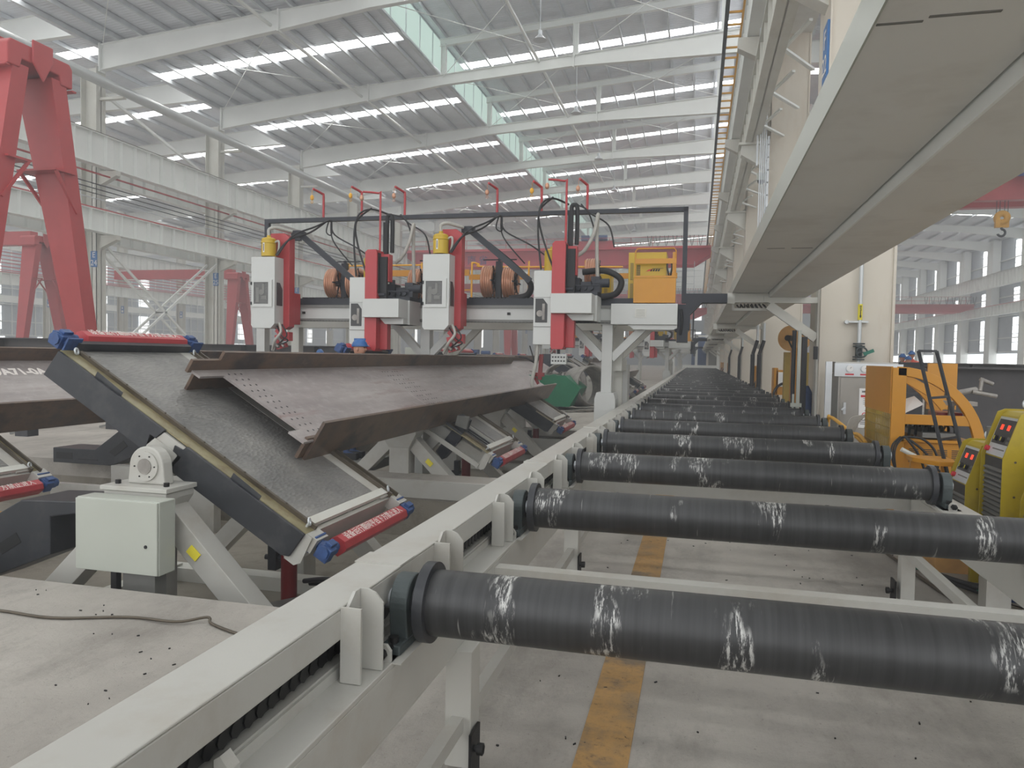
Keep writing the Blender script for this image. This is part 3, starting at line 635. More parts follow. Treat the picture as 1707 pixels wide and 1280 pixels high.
def table(label,slats=False):
    T=thing('tilting_table',label,'tilting table',(-4.25,5.1,0),'tilting tables')
    m_=MB(); tbox(m_,.02,2.74,.02,1.70,-.27,-.255); tbox(m_,.04,.06,.02,1.7,-.255,-.01); tbox(m_,2.68,2.72,.03,1.7,-.255,-.02)
    for v in(.2,.8,1.4,1.62): tbox(m_,.05,2.68,v,v+.06,-.255,-.015)
    tpr(m_,[(2.66,-.27),(2.76,-.27),(2.80,-.22),(2.78,.0),(2.72,.0)],.0,.012)
    build('table_frame',m_,'white_paint',T)
    if slats: m_=MB(); tbox(m_,.05,2.7,-.02,.0,-.27,-.2); build('side_channel',m_,'white_paint',T)
    m_=MB(); tpr(m_,[(.02,-.25),(1.16,-.25),(1.26,.0),(.05,.0)] if not slats else [(.02,-.1),(.3,-.1),(.3,-.0),(.05,.0)],-.03,.0); build('side_cover',m_,'black_steel',T,bevel=.004)
    m_=MB(); tpr(m_,[(1.44,-.25),(2.64,-.25),(2.70,-.22),(2.72,.0),(1.50,.0),(1.48,-.04),(1.40,-.05),(1.41,-.1),(1.46,-.11)],-.03,.0)
    if not slats: build('side_cover',m_,'black_steel',T,bevel=.004)
    m_=MB(); tbox(m_,.05,2.7,1.72,1.75,-.25,.0); build('side_cover',m_,'black_steel',T)
    m_=MB(); tpr(m_,[(1.14,-.27),(1.52,-.27),(1.5,-.02),(1.26,-.02)],-.018,.01); m_.cyl(tp(1.33,-.05,-.33),tp(1.33,.05,-.33),.12,n=24); tpr(m_,[(1.2,-.3),(1.46,-.3),(1.5,-.1),(1.16,-.1)],-.03,-.01); build('pivot_plate',m_,'white_paint',T)
    build('chain_tray',tbox(MB(),.04,2.72,.0,.13,-.01,.003),'grease_tray',T); build('chain_tray',tbox(MB(),.04,2.72,1.63,1.70,-.01,.003),'grease_tray',T)
    m_=MB(); tbox(m_,.1,2.72,.13,.16,-.01,.035); build('side_rail',tbox(MB(),.1,2.72,1.60,1.63,-.01,.04),'rail_brown',T); build('side_rail',tbox(MB(),.1,2.75,1.70,1.72,-.01,.04),'rail_brown',T)
    for k in range(12): 
        q=tp(.2+k*.22,.145,.035); m_.cyl(q,q+EW*.008,.008,n=6)
    build('side_rail',m_,'rail_brown',T)
    for u in(.45,1.95): build('tray_clip',tpr(MB(),[(u,.0),(u+.3,.0),(u+.3,.035),(u,.05)],-.005,.0),'black_steel',T)
    if not slats:
        m_=MB(); tbox(m_,.06,2.58,.16,1.45,-.012,.004); build('deck',m_,'checker_deck',T)
    else:
        m_=MB(); tbox(m_,.06,2.58,.85,1.45,-.012,.004); build('deck',m_,'checker_deck',T)
        for k in range(5): build('slide_rail',tbox(MB(),.1,2.6,.2+k*.12,.25+k*.12,-.1,-.03),'black_steel',T)
    m_=MB(); tbox(m_,.06,2.7,1.45,1.60,-.012,.006); build('border_strip',m_,'white_paint',T)
    m_=MB(); tbox(m_,2.6,2.68,.16,1.6,-.01,.028); build('end_bar',m_,'column_paint',T)
    m_=MB(); tbox(m_,.0,.05,.16,1.6,-.1,.075); build('end_stop',m_,'black_steel',T)
    for v in(.1,1.62):
        e_=MB(); c=tp(2.66,v,.05); e_.torus(c,(1,.3,.2),.026,.009); e_.cyl(tp(2.66,v,0),tp(2.66,v,.03),.012,n=8); build('eye_bolt',e_,'galv',T)
        e_=MB(); c=tp(.1,v,.03); e_.torus(c,(1,.3,.2),.026,.009); build('eye_bolt',e_,'galv',T)
    for u,sg in((2.9,1),(-.09,-1)):
        p=[(-.085,-.09),(-.085,.0),(-.045,.05),(.035,.05),(.075,.01),(.075,-.02),(.045,-.09)] if sg>0 else [(-.07,-.06),(-.07,.02),(-.03,.06),(.06,.06),(.085,.02),(.085,-.06)]
        m_=MB(); tpr(m_,[(u+a,(-.06 if sg>0 else .05)+b_) for a,b_ in p],.3,1.6); G=build('shaft_guard',m_,'guard_red',T)
        text('lettering',TXT,.085,'letter_white',G,tp(u-.005,.95,-.008 if sg>0 else .112),(0,1,0),(-EU.x,0,-EU.z),ext=.001,width=1.15)
        motor(T,u,.12,1); motor(T,u,1.72,-1)
        if sg>0:
            build('motor_mount',tbox(MB(),2.7,2.82,.02,.2,-.12,0),'white_paint',T); build('motor_mount',tbox(MB(),2.7,2.84,1.62,1.8,-.12,0.0),'white_paint',T)
    return T
def pedestal(label):
    T=thing('pivot_stand',label,'pivot stand',(-4.25,4.9,-.8),'pivot stands'); y=4.88
    m_=MB(); cx,cz=-4.14,.80
    pr=[(-.17,-.14)]+[(math.cos(t)*.155,math.sin(t)*.155) for t in [PI-PI*i/16 for i in range(17)]]+[(.17,-.14)]
    m_.prism(pr,lambda a,c,t:(cx+a,t,cz+c),y-.02,y+.09); H=build('bearing_block',m_,'white_paint',T,bevel=.012)
    m_=MB(); m_.cyl((cx,y-.035,cz),(cx,y-.02,cz),.115,n=28); build('bearing_cap',m_,'white_paint',H)
    m_=MB(); m_.cyl((cx,y-.04,cz),(cx,y-.036,cz),.062,n=24); build('shaft_end',m_,'scrap_steel',H)
    m_=MB()
    for k in range(6): t=k*PI/3; m_.cyl((cx+.09*math.cos(t),y-.042,cz+.09*math.sin(t)),(cx+.09*math.cos(t),y-.035,cz+.09*math.sin(t)),.006,n=6)
    for dx in(-.22,.22): m_.cyl((cx+dx,y-.06,.655),(cx+dx,y-.06,.69),.022,n=6)
    build('bolt',m_,'bolt_dark',H)
    m_=MB(); m_.box(cx-.3,cx+.3,y-.16,y+.2,.625,.66); m_.box(cx-.28,cx+.28,y-.14,y+.18,.57,.62)
    m_.add([(cx-.28,y-.14,.57),(cx+.28,y-.14,.57),(cx+.28,y+.18,.57),(cx-.28,y+.18,.57),(cx-.14,y-.1,.36),(cx+.16,y-.1,.36),(cx+.16,y+.14,.36),(cx-.14,y+.14,.36)],[(0,1,2,3),(4,7,6,5),(0,4,5,1),(1,5,6,2),(2,6,7,3),(3,7,4,0)])
    m_.box(cx-.14,cx+.16,y-.1,y+.14,-.75,.36); build('post',m_,'white_paint',T,bevel=.004)
    for s in(1,-1):
        m_=MB(); m_.bar((cx+s*.12,y+.05,.5),(cx+s*1.25,y+.05,-.62),.2,.19); build('brace',m_,'white_paint',T,bevel=.005)
    if label.startswith('nearest'):
        m_=MB(); m_.bar((cx+.42,y-.06,.2),(cx+.5,y-.06,.13),.01,.07,(0,0,1)); build('label_plate',m_,'label_yellow',T)
    # far support
    m_=MB(); m_.box(cx-.15,cx+.15,7.0,7.25,-.75,.5); m_.bar((cx+.1,7.1,.4),(cx+1.1,7.1,-.6),.18,.18); m_.bar((cx-.1,7.1,.4),(cx-1.1,7.1,-.6),.18,.18); m_.cyl((cx,6.9,cz),(cx,7.2,cz),.15,n=20); m_.box(cx-.2,cx+.2,7.0,7.25,.5,.62); build('far_post',m_,'white_paint',T)
    m_=MB(); m_.bar((-5.6,5.2,-.68),(-2.6,5.2,-.68),.2,.14); m_.bar((-5.6,6.8,-.68),(-2.6,6.8,-.68),.2,.14); m_.bar((-2.9,5.2,-.66),(-2.9,6.8,-.66),.15,.15); m_.bar((-5.4,5.2,-.66),(-5.4,6.8,-.66),.15,.15); build('base_frame',m_,'column_paint',T)
    return T
def cylinder(lab):
    T=thing('hydraulic_cylinder',lab,'hydraulic cylinder',(-3.3,5.6,-.6),'hydraulic cylinders')
    m_=MB(); m_.cyl((-3.42,5.75,-.6),(-3.42,5.75,.12),.07,n=16); build('barrel',m_,'dark_red',T)
    m_=MB(); m_.cyl((-3.42,5.75,.12),(-3.45,5.75,.35),.035,n=12); build('rod',m_,'galv',T)
    m_=MB(); m_.box(-3.6,-3.52,5.7,5.8,-.2,.08); m_.cyl((-3.65,5.75,-.1),(-3.4,5.75,-.1),.025,n=8); build('valve',m_,'black_steel',T)
    return T
T1=table('nearest tilting table with black side covers and checker plate deck')
P1=pedestal('nearest white pivot stand with round bearing, above the grey electrical cabinet')
C1=cylinder('dark red hydraulic cylinder under the nearest tilting table')
T2=table('tilting table with open black slide rails, second under the long steel girder',True); T2.location.y+=5.1; ORG[T2.name]=Vector(T2.location)
T3=dup(T1,(0,10.2,0),'third tilting table under the long girder, in front of the green bin','tilting tables')
for k in(1,2): dup(P1,(0,5.1*k,0),'white pivot stand of the %s tilting table under the long girder'%('second','third')[k-1]); dup(C1,(0,5.1*k,0),'dark red hydraulic cylinder under the %s tilting table'%('second','third')[k-1])
dup(T1,(-4.35,0,0),'left row tilting table cut by the left picture edge, red guard at its low end')
dup(T2,(-4.35,0,0),'left row tilting table behind the black bent supports')
dup(P1,(-4.35,5.1,0),'white pivot stand of the left row behind the floor plate')
for k in range(3):
    for j,dx in enumerate((0,-4.35)):
        lab='tilting table of the second welding station, %s of the %s row'%(ORD[k],('right','left')[j])
        dup(T2 if k==1 else T1,(dx,24.5+5.1*k-(5.1 if k==1 else 0),0),lab); 
        if j==0: dup(P1,(0,24.5+5.1*k,0),'white pivot stand of the second welding station, %s'%ORD[k])
# ================================================================ STEEL GIRDERS ON THE TABLES
def girder_piece(label):
    T=thing('steel_girder',label,'steel girder',tuple(tp(1.3,1.1,.0)),'welded steel girders'); Y0,Y1=1.1,12.75
    ua,ub=.71,1.95
    m_=MB(); tbox(m_,ua+.012,ub-.012,Y0,Y1,.2,.222); tbox(m_,ua-.0,ua+.12,Y0-.35,Y0,.2,.222); tbox(m_,ub-.18,ub,Y0-.18,Y0,.2,.222); build('web',m_,'mill_steel',T)
    for u,n_,dy in((ua,'upper',.0),(ub,'lower',.0)):
        m_=MB(); tpr(m_,[(u-.015,.0),(u+.015,.0),(u+.015,.42),(u-.015,.42)],Y0,Y1)
        if n_=='upper': tbox(m_,u-.015,u+.015,Y0-.28,Y0,.0,.19); tbox(m_,u-.015,u+.015,Y0-.4,Y0,.2,.33)
        else: tbox(m_,u-.05,u-.016,Y0-.1,Y0+.45,.02,.24)
        build('flange',m_,'flange_steel',T)
    h=MB()
    def hole(u,v): q=tp(u,v,.2222); h.cyl(q,q+EW*.0008,.013,n=10)
    for i_ in range(11):
        for j in range(3): hole(ua+.1+i_*.1,Y0+.1+j*.1)
    for i_ in range(9):
        for j in range(6): hole(ua+.16+i_*.105,Y0+3.6+j*.09+(.08 if j>2 else 0))
    build('bolt_holes',h,'grease_black',T,kind='stuff'); 
    e_=MB(); tbox(e_,ua+.7,ub-.03,Y0+3.45,Y0+3.455,.2222,.2226); build('chalk_line',e_,'letter_white',T)
    return T
G1=girder_piece('long brown steel girder tilted on the nearest tables, with rows of bolt holes')
m_=MB(); rr=random.Random(5)
for k in range(26):
    v=7.75+k*.045; h=rr.uniform(.02,.06); tbox(m_,.7262,.7268,v,v+.018,.12,.12+h)
build('chalk_marks',m_,'grease_tray',G1)
G2=dup(G1,(-4.35,-.6,0),'steel girder on the left row of tables marked 49A71-0A in white paint')
text('lettering','49A71-0A',.2,'letter_white',G2,tp(1.0,3.28,.2235)+Vector((-4.35,-.6,0)),(0,1,0),(-EU.x,0,-EU.z),ext=.0005,width=.9,bold=.008)
G3=dup(G1,(-1.66,11.15,.04),'steel girder lying beyond the far end of the long girder, past the torch'); dup(T1,(-1.66,13.2,.04),'tilting table mostly hidden beyond the far end of the long girder')
G4=dup(G1,(.1,25.3,0),'brown steel girder on the tables of the second welding station')
# ================================================================ PIT FURNITURE
T=thing('electrical_cabinet','light grey electrical cabinet with a round black lock under the pivot stand','cabinet',(-4.1,4.65,-.15))
build('body',MB().box(-4.485,-3.76,4.55,4.72,.055,.60),'cabinet_white',T,bevel=.006); 
build('door',MB().box(-4.48,-3.765,4.53,4.55,.06,.595),'cabinet_white',T,bevel=.004)
build('lock',MB().cyl((-3.86,4.524,.27),(-3.86,4.53,.27),.013,n=16),'black_rubber',T)
build('stand',MB().box(-4.12,-3.84,4.6,4.72,-.75,.055),'panel_grey',T)
m_=MB(); m_.bar((-4.2,4.62,-.7),(-4.2,4.62,.05),.05,.05); one('cable_bundle',m_,'cable_black','black cable bundle below the grey electrical cabinet','cable',(-4.6,4.6,-.7))
def bent(lab,pts,y0,y1,x):
    m_=MB(); m_.prism(pts,lambda a,c,t:(a,t,c),y0,y1); T=thing('bent_support',lab,'support',(x,y0,-.3)); build('body',m_,'black_steel',T,bevel=.008); return T
def zshape(x,z,th,sx,flip=1):
    return [(x,z),(x,z+th),(x+.34*sx*flip,z+th),(x+.95*sx*flip,z+.62*sx),(x+1.4*sx*flip,z+.62*sx),(x+1.4*sx*flip,z+.62*sx-th),(x+1.1*sx*flip,z+.55*sx-th),(x+.5*sx*flip,z)]
B=bent('black bent steel support beside the grey cabinet, cut by the left picture edge',[(-6.3,-.30),(-6.3,-.02),(-5.50,.42),(-4.72,.45),(-4.72,.38),(-5.2,.3),(-5.2,-.02),(-6.0,-.34)],5.0,5.5,-5.5)
build('pocket',MB().prism([(-5.75,.02),(-5.55,.14),(-5.5,.06),(-5.7,-.06)],lambda a,c,t:(a,t,c),4.995,5.0),'grease_black',B)
B=bent('black bent steel support standing on the floor slab at the left, with a slotted foot',[(-9.3,.0),(-9.3,.22),(-8.55,.22),(-7.9,.68),(-7.3,.68),(-7.3,.4),(-8.25,.0)],9.0,9.5,-8.3)
build('pocket',MB().box(-9.24,-8.95,8.995,9.0,.06,.16).box(-8.85,-8.5,8.995,9.0,.06,.08),'grease_black',B)
build('pocket',MB().prism([(-8.3,.2),(-8.05,.38),(-7.98,.3),(-8.2,.14)],lambda a,c,t:(a,t,c),8.995,9.0),'grease_black',B)
one('steel_channel',MB().box(-7.9,-6.2,7.6,7.7,-.75,.0),'white_paint','white steel channel standing across the pit behind the bearing','channel',(-7,7.6,-.6)); one('steel_channel',MB().box(-7.9,-6.25,8.6,8.75,-.75,.08),'white_paint','white steel channel farther back across the pit, nearer the floor slab','channel',(-7,8.6,-.6))
m_=MB(); m_.box(-8.4,-7.2,6.0,6.4,-.12,-.08); one('wood_board',m_,'board_orange','orange brown board beside the black bent support at the left edge','board',(-7.8,6.2,-.1))
for k,(x,y) in enumerate(((-12.5,11.5),(-12.0,13.2))):
    T=thing('floor_anchor',('small dark bracket bolted to the floor under the left girder','small dark bracket with a rod, farther back on the floor slab')[k],'bracket',(x,y,0)); build('base',MB().box(x-.15,x+.15,y-.12,y+.12,0,.14),'black_steel',T); build('plate',MB().box(x-.18,x+.05,y-.1,y+.1,.14,.2).bar((x-.1,y,.1),(x-.5,y+.1,.02),.04,.04),'panel_grey',T)
# hydraulic hoses in the pit
hs=[[(-3.2,5.6,-.5),(-3.7,5.0,-.55),(-4.0,4.6,-.5),(-4.1,4.45,-.4)],[(-3.2,5.7,-.45),(-3.6,4.9,-.5),(-3.95,4.5,-.45)],[(-3.3,5.8,-.3),(-2.9,5.6,-.2),(-2.6,5.5,-.3),(-2.4,5.6,-.5)],[(-3.3,5.9,-.35),(-2.9,5.8,-.3),(-2.5,5.7,-.4)]]
for k,h in enumerate(hs): one('hydraulic_hose',MB().tube(h,.022,8),'cable_black',('black hydraulic hose in the pit, the lower of two left of the white brace','black hydraulic hose in the pit, the upper of two left of the white brace','black hydraulic hose looping right of the red cylinder','shorter black hydraulic hose right of the red cylinder')[k],'hose',h[0])
m_=MB(); m_.box(-2.9,-2.2,4.6,8.9,-.6,-.5); m_.bar((-3.6,5.0,-.45),(-1.9,7.2,-.4),.16,.14); m_.bar((-2.3,4.6,-.35),(-2.1,9.1,-.35),.12,.12); m_.bar((-3.4,4.7,-.6),(-2.2,4.7,-.6),.2,.1)
one('pit_framework',m_,'panel_grey','grey steel framework at the bottom of the pit beside the roller table','frame',(-2.6,6,-.7))
m_=MB()
for k in range(4): m_.bar((-5.5,15.7+k*.25,-.12),(-2.2,15.7+k*.25,-.12),.06,.06)
one('pit_grating',m_,'rail_brown','dark rails across the pit behind the white curb','grating',(-3.5,16,-.15))
T=thing('clamp_arm','black clamp arm rising through the slide rails of the second table','clamp',(-3.6,10.5,.3)); 
m_=MB(); m_.prism([(2.02,-.45),(2.17,-.5),(2.25,-.1),(2.22,.1),(2.2,.2),(2.03,.2),(2.08,.05)],lambda u,w_,v:tp(u,v,w_),5.2,5.42); build('arm',m_,'black_frame',T)
m_=MB(); m_.prism([(2.04,.2),(2.2,.28),(2.26,.1),(2.08,.06)],lambda u,w_,v:tp(u,v,w_),5.14,5.2); build('pad',m_,'panel_grey',T)
# wire on the floor
one('floor_wire',MB().tube([(-4.95,3.55,.012),(-4.4,3.75,.012),(-3.9,3.75,.012),(-3.45,3.9,.012),(-3.1,3.9,.02),(-2.95,4.0,.03),(-2.88,3.95,.012),(-2.6,3.85,.012),(-2.45,3.9,.012),(-2.1,3.8,.012)],.009,6),'rail_brown','thin rusty wire lying across the concrete floor at the left','wire',(-3,3.8,0))
one('floor_cable',MB().tube([(1.7,4.3,.02),(1.9,3.6,.02),(2.1,3.0,.02),(2.6,2.6,.02)],.02,6),'cable_black','black cable on the concrete floor at the lower right','cable',(1.9,3.6,0))
# ================================================================ WELDING GANTRIES
def gantry(label,y0=12.0):
    T=thing('welding_gantry',label,'welding gantry',(-1.45,12.0,0),'welding gantries')
    m_=MB(); m_.box(-7.9,-.35,12.0,12.3,2.28,2.56); build('cross_beam',m_,'head_white',T,bevel=.006)
    m_=MB(); m_.box(-1.36,-.32,11.86,12.32,2.25,2.58); m_.prism([(-.45,2.25),(-.32,2.25),(-.32,2.2),(-.38,2.17),(-1.0,2.17),(-1.1,2.25)],lambda a,c,t:(a,t,c),11.9,12.3); EB=build('end_housing',m_,'head_white',T,bevel=.006)
    m_=MB(); m_.box(-.98,-.8,11.853,11.86,2.36,2.5); build('name_plate',m_,'column_paint',EB)
    m_=MB()
    for r_ in range(4): m_.box(-.96,-.82,11.851,11.853,2.385+r_*.03,2.39+r_*.03)
    build('plate_lines',m_,'panel_grey',EB)
    m_=MB()
    for z in(2.3,2.53): m_.box(-7.9,-1.36,11.965,12.0,z-.018,z+.018)
    for z in(2.275,2.553): m_.box(-7.9,-1.36,11.98,12.0,z-.006,z+.006)
    build('linear_rail',m_,'panel_grey',T)
    m_=MB()
    x=-7.8
    while x<-1.4: m_.box(x,x+.015,11.955,11.965,2.27,2.28); x+=.06
    for x in(-6.9,-5.05,-3.1,-1.75): m_.box(x,x+.05,11.97,12.0,2.4,2.44)
    build('sensor_blocks',m_,'bolt_dark',T)
    m_=MB(); m_.box(-7.9,-1.0,12.05,12.28,2.56,2.6); m_.box(-7.9,-1.0,12.05,12.07,2.6,2.68); m_.box(-7.9,-1.0,12.27,12.29,2.6,2.68); build('cable_tray',m_,'black_frame',T)
    for k,(x0,x1) in enumerate(((-6.95,-5.8),(-3.8,-2.7))):
        ch=MB(); x=x0
        while x<x1: ch.box(x,x+.05,12.06,12.2,2.62,2.7); x+=.065
        build('cable_chain',ch,'black_rubber',T)
    # rear beam and posts
    m_=MB(); m_.box(-8.0,-.6,13.2,13.45,2.2,2.5); build('rear_beam',m_,'column_paint',T)
    m_=MB()
    for x in(-7.7,-4.5,-1.5): m_.box(x-.08,x+.08,12.3,13.2,2.25,2.4)
    build('link_beam',m_,'column_paint',T)
    for x in(-1.43,-4.575,-7.78):
        for yy in(12.12,13.32):
            m_=MB(); m_.box(x-.085,x+.085,yy-.085,yy+.085,.9 if yy<13 else 0,2.25); m_.box(x-.11,x+.11,yy-.1,yy+.1,2.25,2.28); P=build('post',m_,'head_white' if yy<13 else 'column_paint',T,bevel=.004)
            for s in((1,-1) if x>-3 or (yy<13 and x>-6) else ((1,) if x>-6 else ())):
                m_=MB(); m_.bar((x+s*.07,yy,1.7),(x+s*.62,yy,2.26),.12,.12); build('knee_brace',m_,'head_white' if yy<13 else 'column_paint',P)
        if x>-3: 
            m_=MB(); m_.prism([(x-.17,0),(x+.17,0),(x+.17,1.05),(x+.14,1.15),(x-.14,1.15),(x-.17,1.05)],lambda a,c,t:(a,t,c),11.9,12.35); m_.box(x+.14,x+.25,13.1,13.5,0,1.6); build('plinth',m_,'head_white',T,bevel=.004)
            m_=MB(); m_.box(x+.09,x+.2,12.6,12.75,0,2.2); m_.box(x+.05,x+.22,12.3,13.2,1.5,1.7); build('inner_post',m_,'column_paint',T)
        else:
            m_=MB(); m_.box(x-.2,x+.02,11.95,12.3,-.75,.95); build('plinth',m_,'head_white',T)
    # black festoon portal
    m_=MB(); m_.box(-.27,-.20,12.05,12.13,2.6,4.12); m_.box(-7.72,-.20,12.05,12.13,4.05,4.12); m_.box(-7.72,-7.64,12.05,12.13,3.75,4.05); m_.box(-7.72,-7.0,12.06,12.12,3.72,3.78); build('festoon_frame',m_,'black_frame',T)
    m_=MB(); m_.prism([(-.36,2.58),(-.36,2.15),(-.3,2.15),(-.13,2.18),(-.13,2.42),(.05,2.61),(.43,2.61),(.43,2.75),(-.2,2.75),(-.2,2.58)],lambda a,c,t:(a,t,c),12.02,12.3); m_.box(-.33,-.16,12.0,12.3,1.98,2.2); build('support_arm',m_,'black_frame',T)
    m_=MB(); m_.tube([(-.27,12.0,2.1),(-.25,11.98,2.3),(-.27,12.0,2.5)],.02,6); build('arm_cable',m_,'cable_black',T)
    # yellow rear platform with railing
    m_=MB(); m_.box(-7.2,-.4,13.6,14.5,2.6,2.68); m_.box(-4.4,-3.2,13.95,14.0,3.2,3.3); m_.box(-1.5,-.4,13.95,14.0,3.2,3.3); m_.box(-7.2,-6.0,13.95,14.0,2.66,2.95); m_.box(-7.2,-4.4,13.95,14.0,3.28,3.4); m_.box(-4.33,-3.6,13.95,14,2.72,2.8); build('walkway',m_,'orange_yellow',T)
    m_=MB()
    for x in(-7.0,-6.2,-5.4,-4.35,-3.2,-2.1): m_.bar((x,13.97,2.65),(x,13.97,3.55),.03,.03)
    m_.bar((-7.0,13.97,3.0),(-4.35,13.97,3.0),.02,.02)
    m_.tube([(-4.35,13.97,3.4),(-4.33,13.97,3.53),(-4.2,13.97,3.5),(-4.0,13.97,3.45),(-1.4,13.97,3.42)],.018,6); m_.tube([(-7.0,13.97,3.5),(-5.4,13.97,3.5)],.018,6)
    build('handrail',m_,'rail_yellow',T)
    # red lifting davits
    for k,(x,z) in enumerate(((-6.62,4.62),(-5.05,4.6),(-5.87,4.63),(-3.37,4.6),(-2.6,4.6),(-1.83,4.61))):
        m_=MB(); m_.tube([(x,12.2,4.12),(x,12.2,z-.1),(x-.02,12.18,z-.05),(x-.1,12.0,z)],.022,8,4); D=build('davit',m_,'red_paint',T)
        m_=MB(); m_.ball((x-.13,12.02,z-.15),.035,.03,.05); m_.cyl((x-.12,12.0,z-.1),(x-.12,12.0,z-.02),.004,n=5); m_.torus((x-.13,12.02,z-.23),(0,1,0),.02,.005,8,5); build('balancer',m_,'copper' if k%2 else 'hook_yellow',D)
    return T
def cab_logo(P):
    pass
def power_box():
    T=thing('welding_power_cabinet','','power cabinet',(-.75,12.1,2.6),'power cabinets on the gantries')
    m_=MB(); m_.box(-1.12,-.52,12.1,12.75,2.6,3.42); build('body',m_,'lemon_yellow',T,bevel=.006)
    m_=MB(); m_.box(-1.02,-.36,11.95,12.1,2.6,2.99); m_.box(-.42,-.36,11.97,12.0,2.99,3.4); build('front_panel',m_,'orange_yellow',T,bevel=.004)
    m_=MB(); m_.box(-1.0,-.36,11.96,11.98,3.22,3.3); m_.box(-1.0,-.36,11.96,11.98,3.0,3.03)
    m_.tube([(-1.0,11.97,3.0),(-1.0,11.97,3.42),(-.97,11.97,3.46),(-.4,11.97,3.46),(-.37,11.97,3.42),(-.37,11.97,3.0)],.012,6,1); build('guard_frame',m_,'orange_yellow',T)
    m_=MB()
    for j in range(14):
        m_.box(-1.09,-1.04,12.094,12.1,2.65+j*.02,2.657+j*.02)
        m_.box(-1.09,-1.04,12.094,12.1,2.98+j*.02,2.987+j*.02); m_.box(-.99,-.93,12.094,12.1,3.04+j*.013,3.046+j*.013)
    build('vent_slots',m_,'grille_dark',T)
    m_=MB(); m_.prism([(-.84,3.11),(-.8,3.14),(-.73,3.155),(-.77,3.125)],lambda a,c,t:(a,t,c),12.092,12.1); build('logo_mark',m_,'letter_red',T)
    m_=MB()
    for j in range(4): m_.prism([(-.775+j*.04,3.115),(-.75+j*.04,3.115),(-.735+j*.04,3.15),(-.76+j*.04,3.15)],lambda a,c,t:(a,t,c),12.092,12.1)
    m_.prism([(-.74,3.156),(-.58,3.16),(-.56,3.165),(-.74,3.162)],lambda a,c,t:(a,t,c),12.092,12.1); build('logo_letters',m_,'letter_black',T)
    m_=MB(); m_.tube([(-.5,12.0,3.28),(-.5,11.98,3.15),(-.47,12.0,3.02)],.015,6); m_.tube([(-.44,12.0,3.28),(-.43,11.98,3.15),(-.45,12.0,3.02)],.015,6); build('cable',m_,'cable_black',T)
    return T
def small_power():
    T=thing('welding_power_cabinet','','power cabinet',(-1.8,13.0,2.6),'small power cabinets')
    m_=MB(); m_.box(-1.95,-1.5,13.0,13.4,2.6,3.18); build('body',m_,'lemon_yellow',T,bevel=.006)
    m_=MB()
    for j in range(14): m_.box(-1.72,-1.66,12.994,13.0,2.7+j*.017,2.706+j*.017); m_.box(-1.62,-1.56,12.994,13.0,2.7+j*.017,2.706+j*.017)
    build('vent_slots',m_,'grille_dark',T); m_=MB(); m_.prism([(-1.9,2.82),(-1.86,2.84),(-1.76,2.85),(-1.8,2.81)],lambda a,c,t:(a,t,c),12.99,13.0); build('logo_mark',m_,'letter_black',T)
    return T
def torch(T,x,y,z):
    m_=MB(); m_.bar((x,y,z),(x+.12,y,z-.12),.12,.1); m_.bar((x-.02,y,z-.1),(x+.04,y,z-.34),.08,.07); m_.box(x+.02,x+.24,y-.06,y+.06,z-.2,z-.05); m_.bar((x-.02,y,z-.32),(x+.16,y,z-.27),.07,.07)
    J=build('torch_arm',m_,'red_paint',T)
    m_=MB()
    for a,b_,c in((.06,-.16,.03),(.0,-.26,.025),(.1,-.25,.02)): m_.cyl((x+a,y-.07,z+b_),(x+a+.06,y-.09,z+b_-.05),c,n=8)
    m_.cyl((x-.02,y-.05,z-.3),(x-.06,y-.05,z-.38),.014,n=8); build('torch_nozzle',m_,'scrap_steel',J)
    m_=MB(); m_.tube([(x+.05,y-.06,z+.1),(x+.12,y-.12,z-.05),(x+.02,y-.14,z-.2),(x-.1,y-.02,z-.36)],.024,8); build('corrugated_hose',m_,'hose_grey',T)
    m_=MB(); m_.tube([(x+.1,y-.05,z+.08),(x+.22,y-.1,z-.1),(x+.1,y-.1,z-.22),(x,y-.06,z-.3)],.012,6); m_.tube([(x,y-.05,z+.05),(x+.14,y-.12,z-.12),(x+.24,y-.1,z-.2),(x+.04,y-.08,z-.28)],.012,6); build('cable',m_,'cable_black',T)
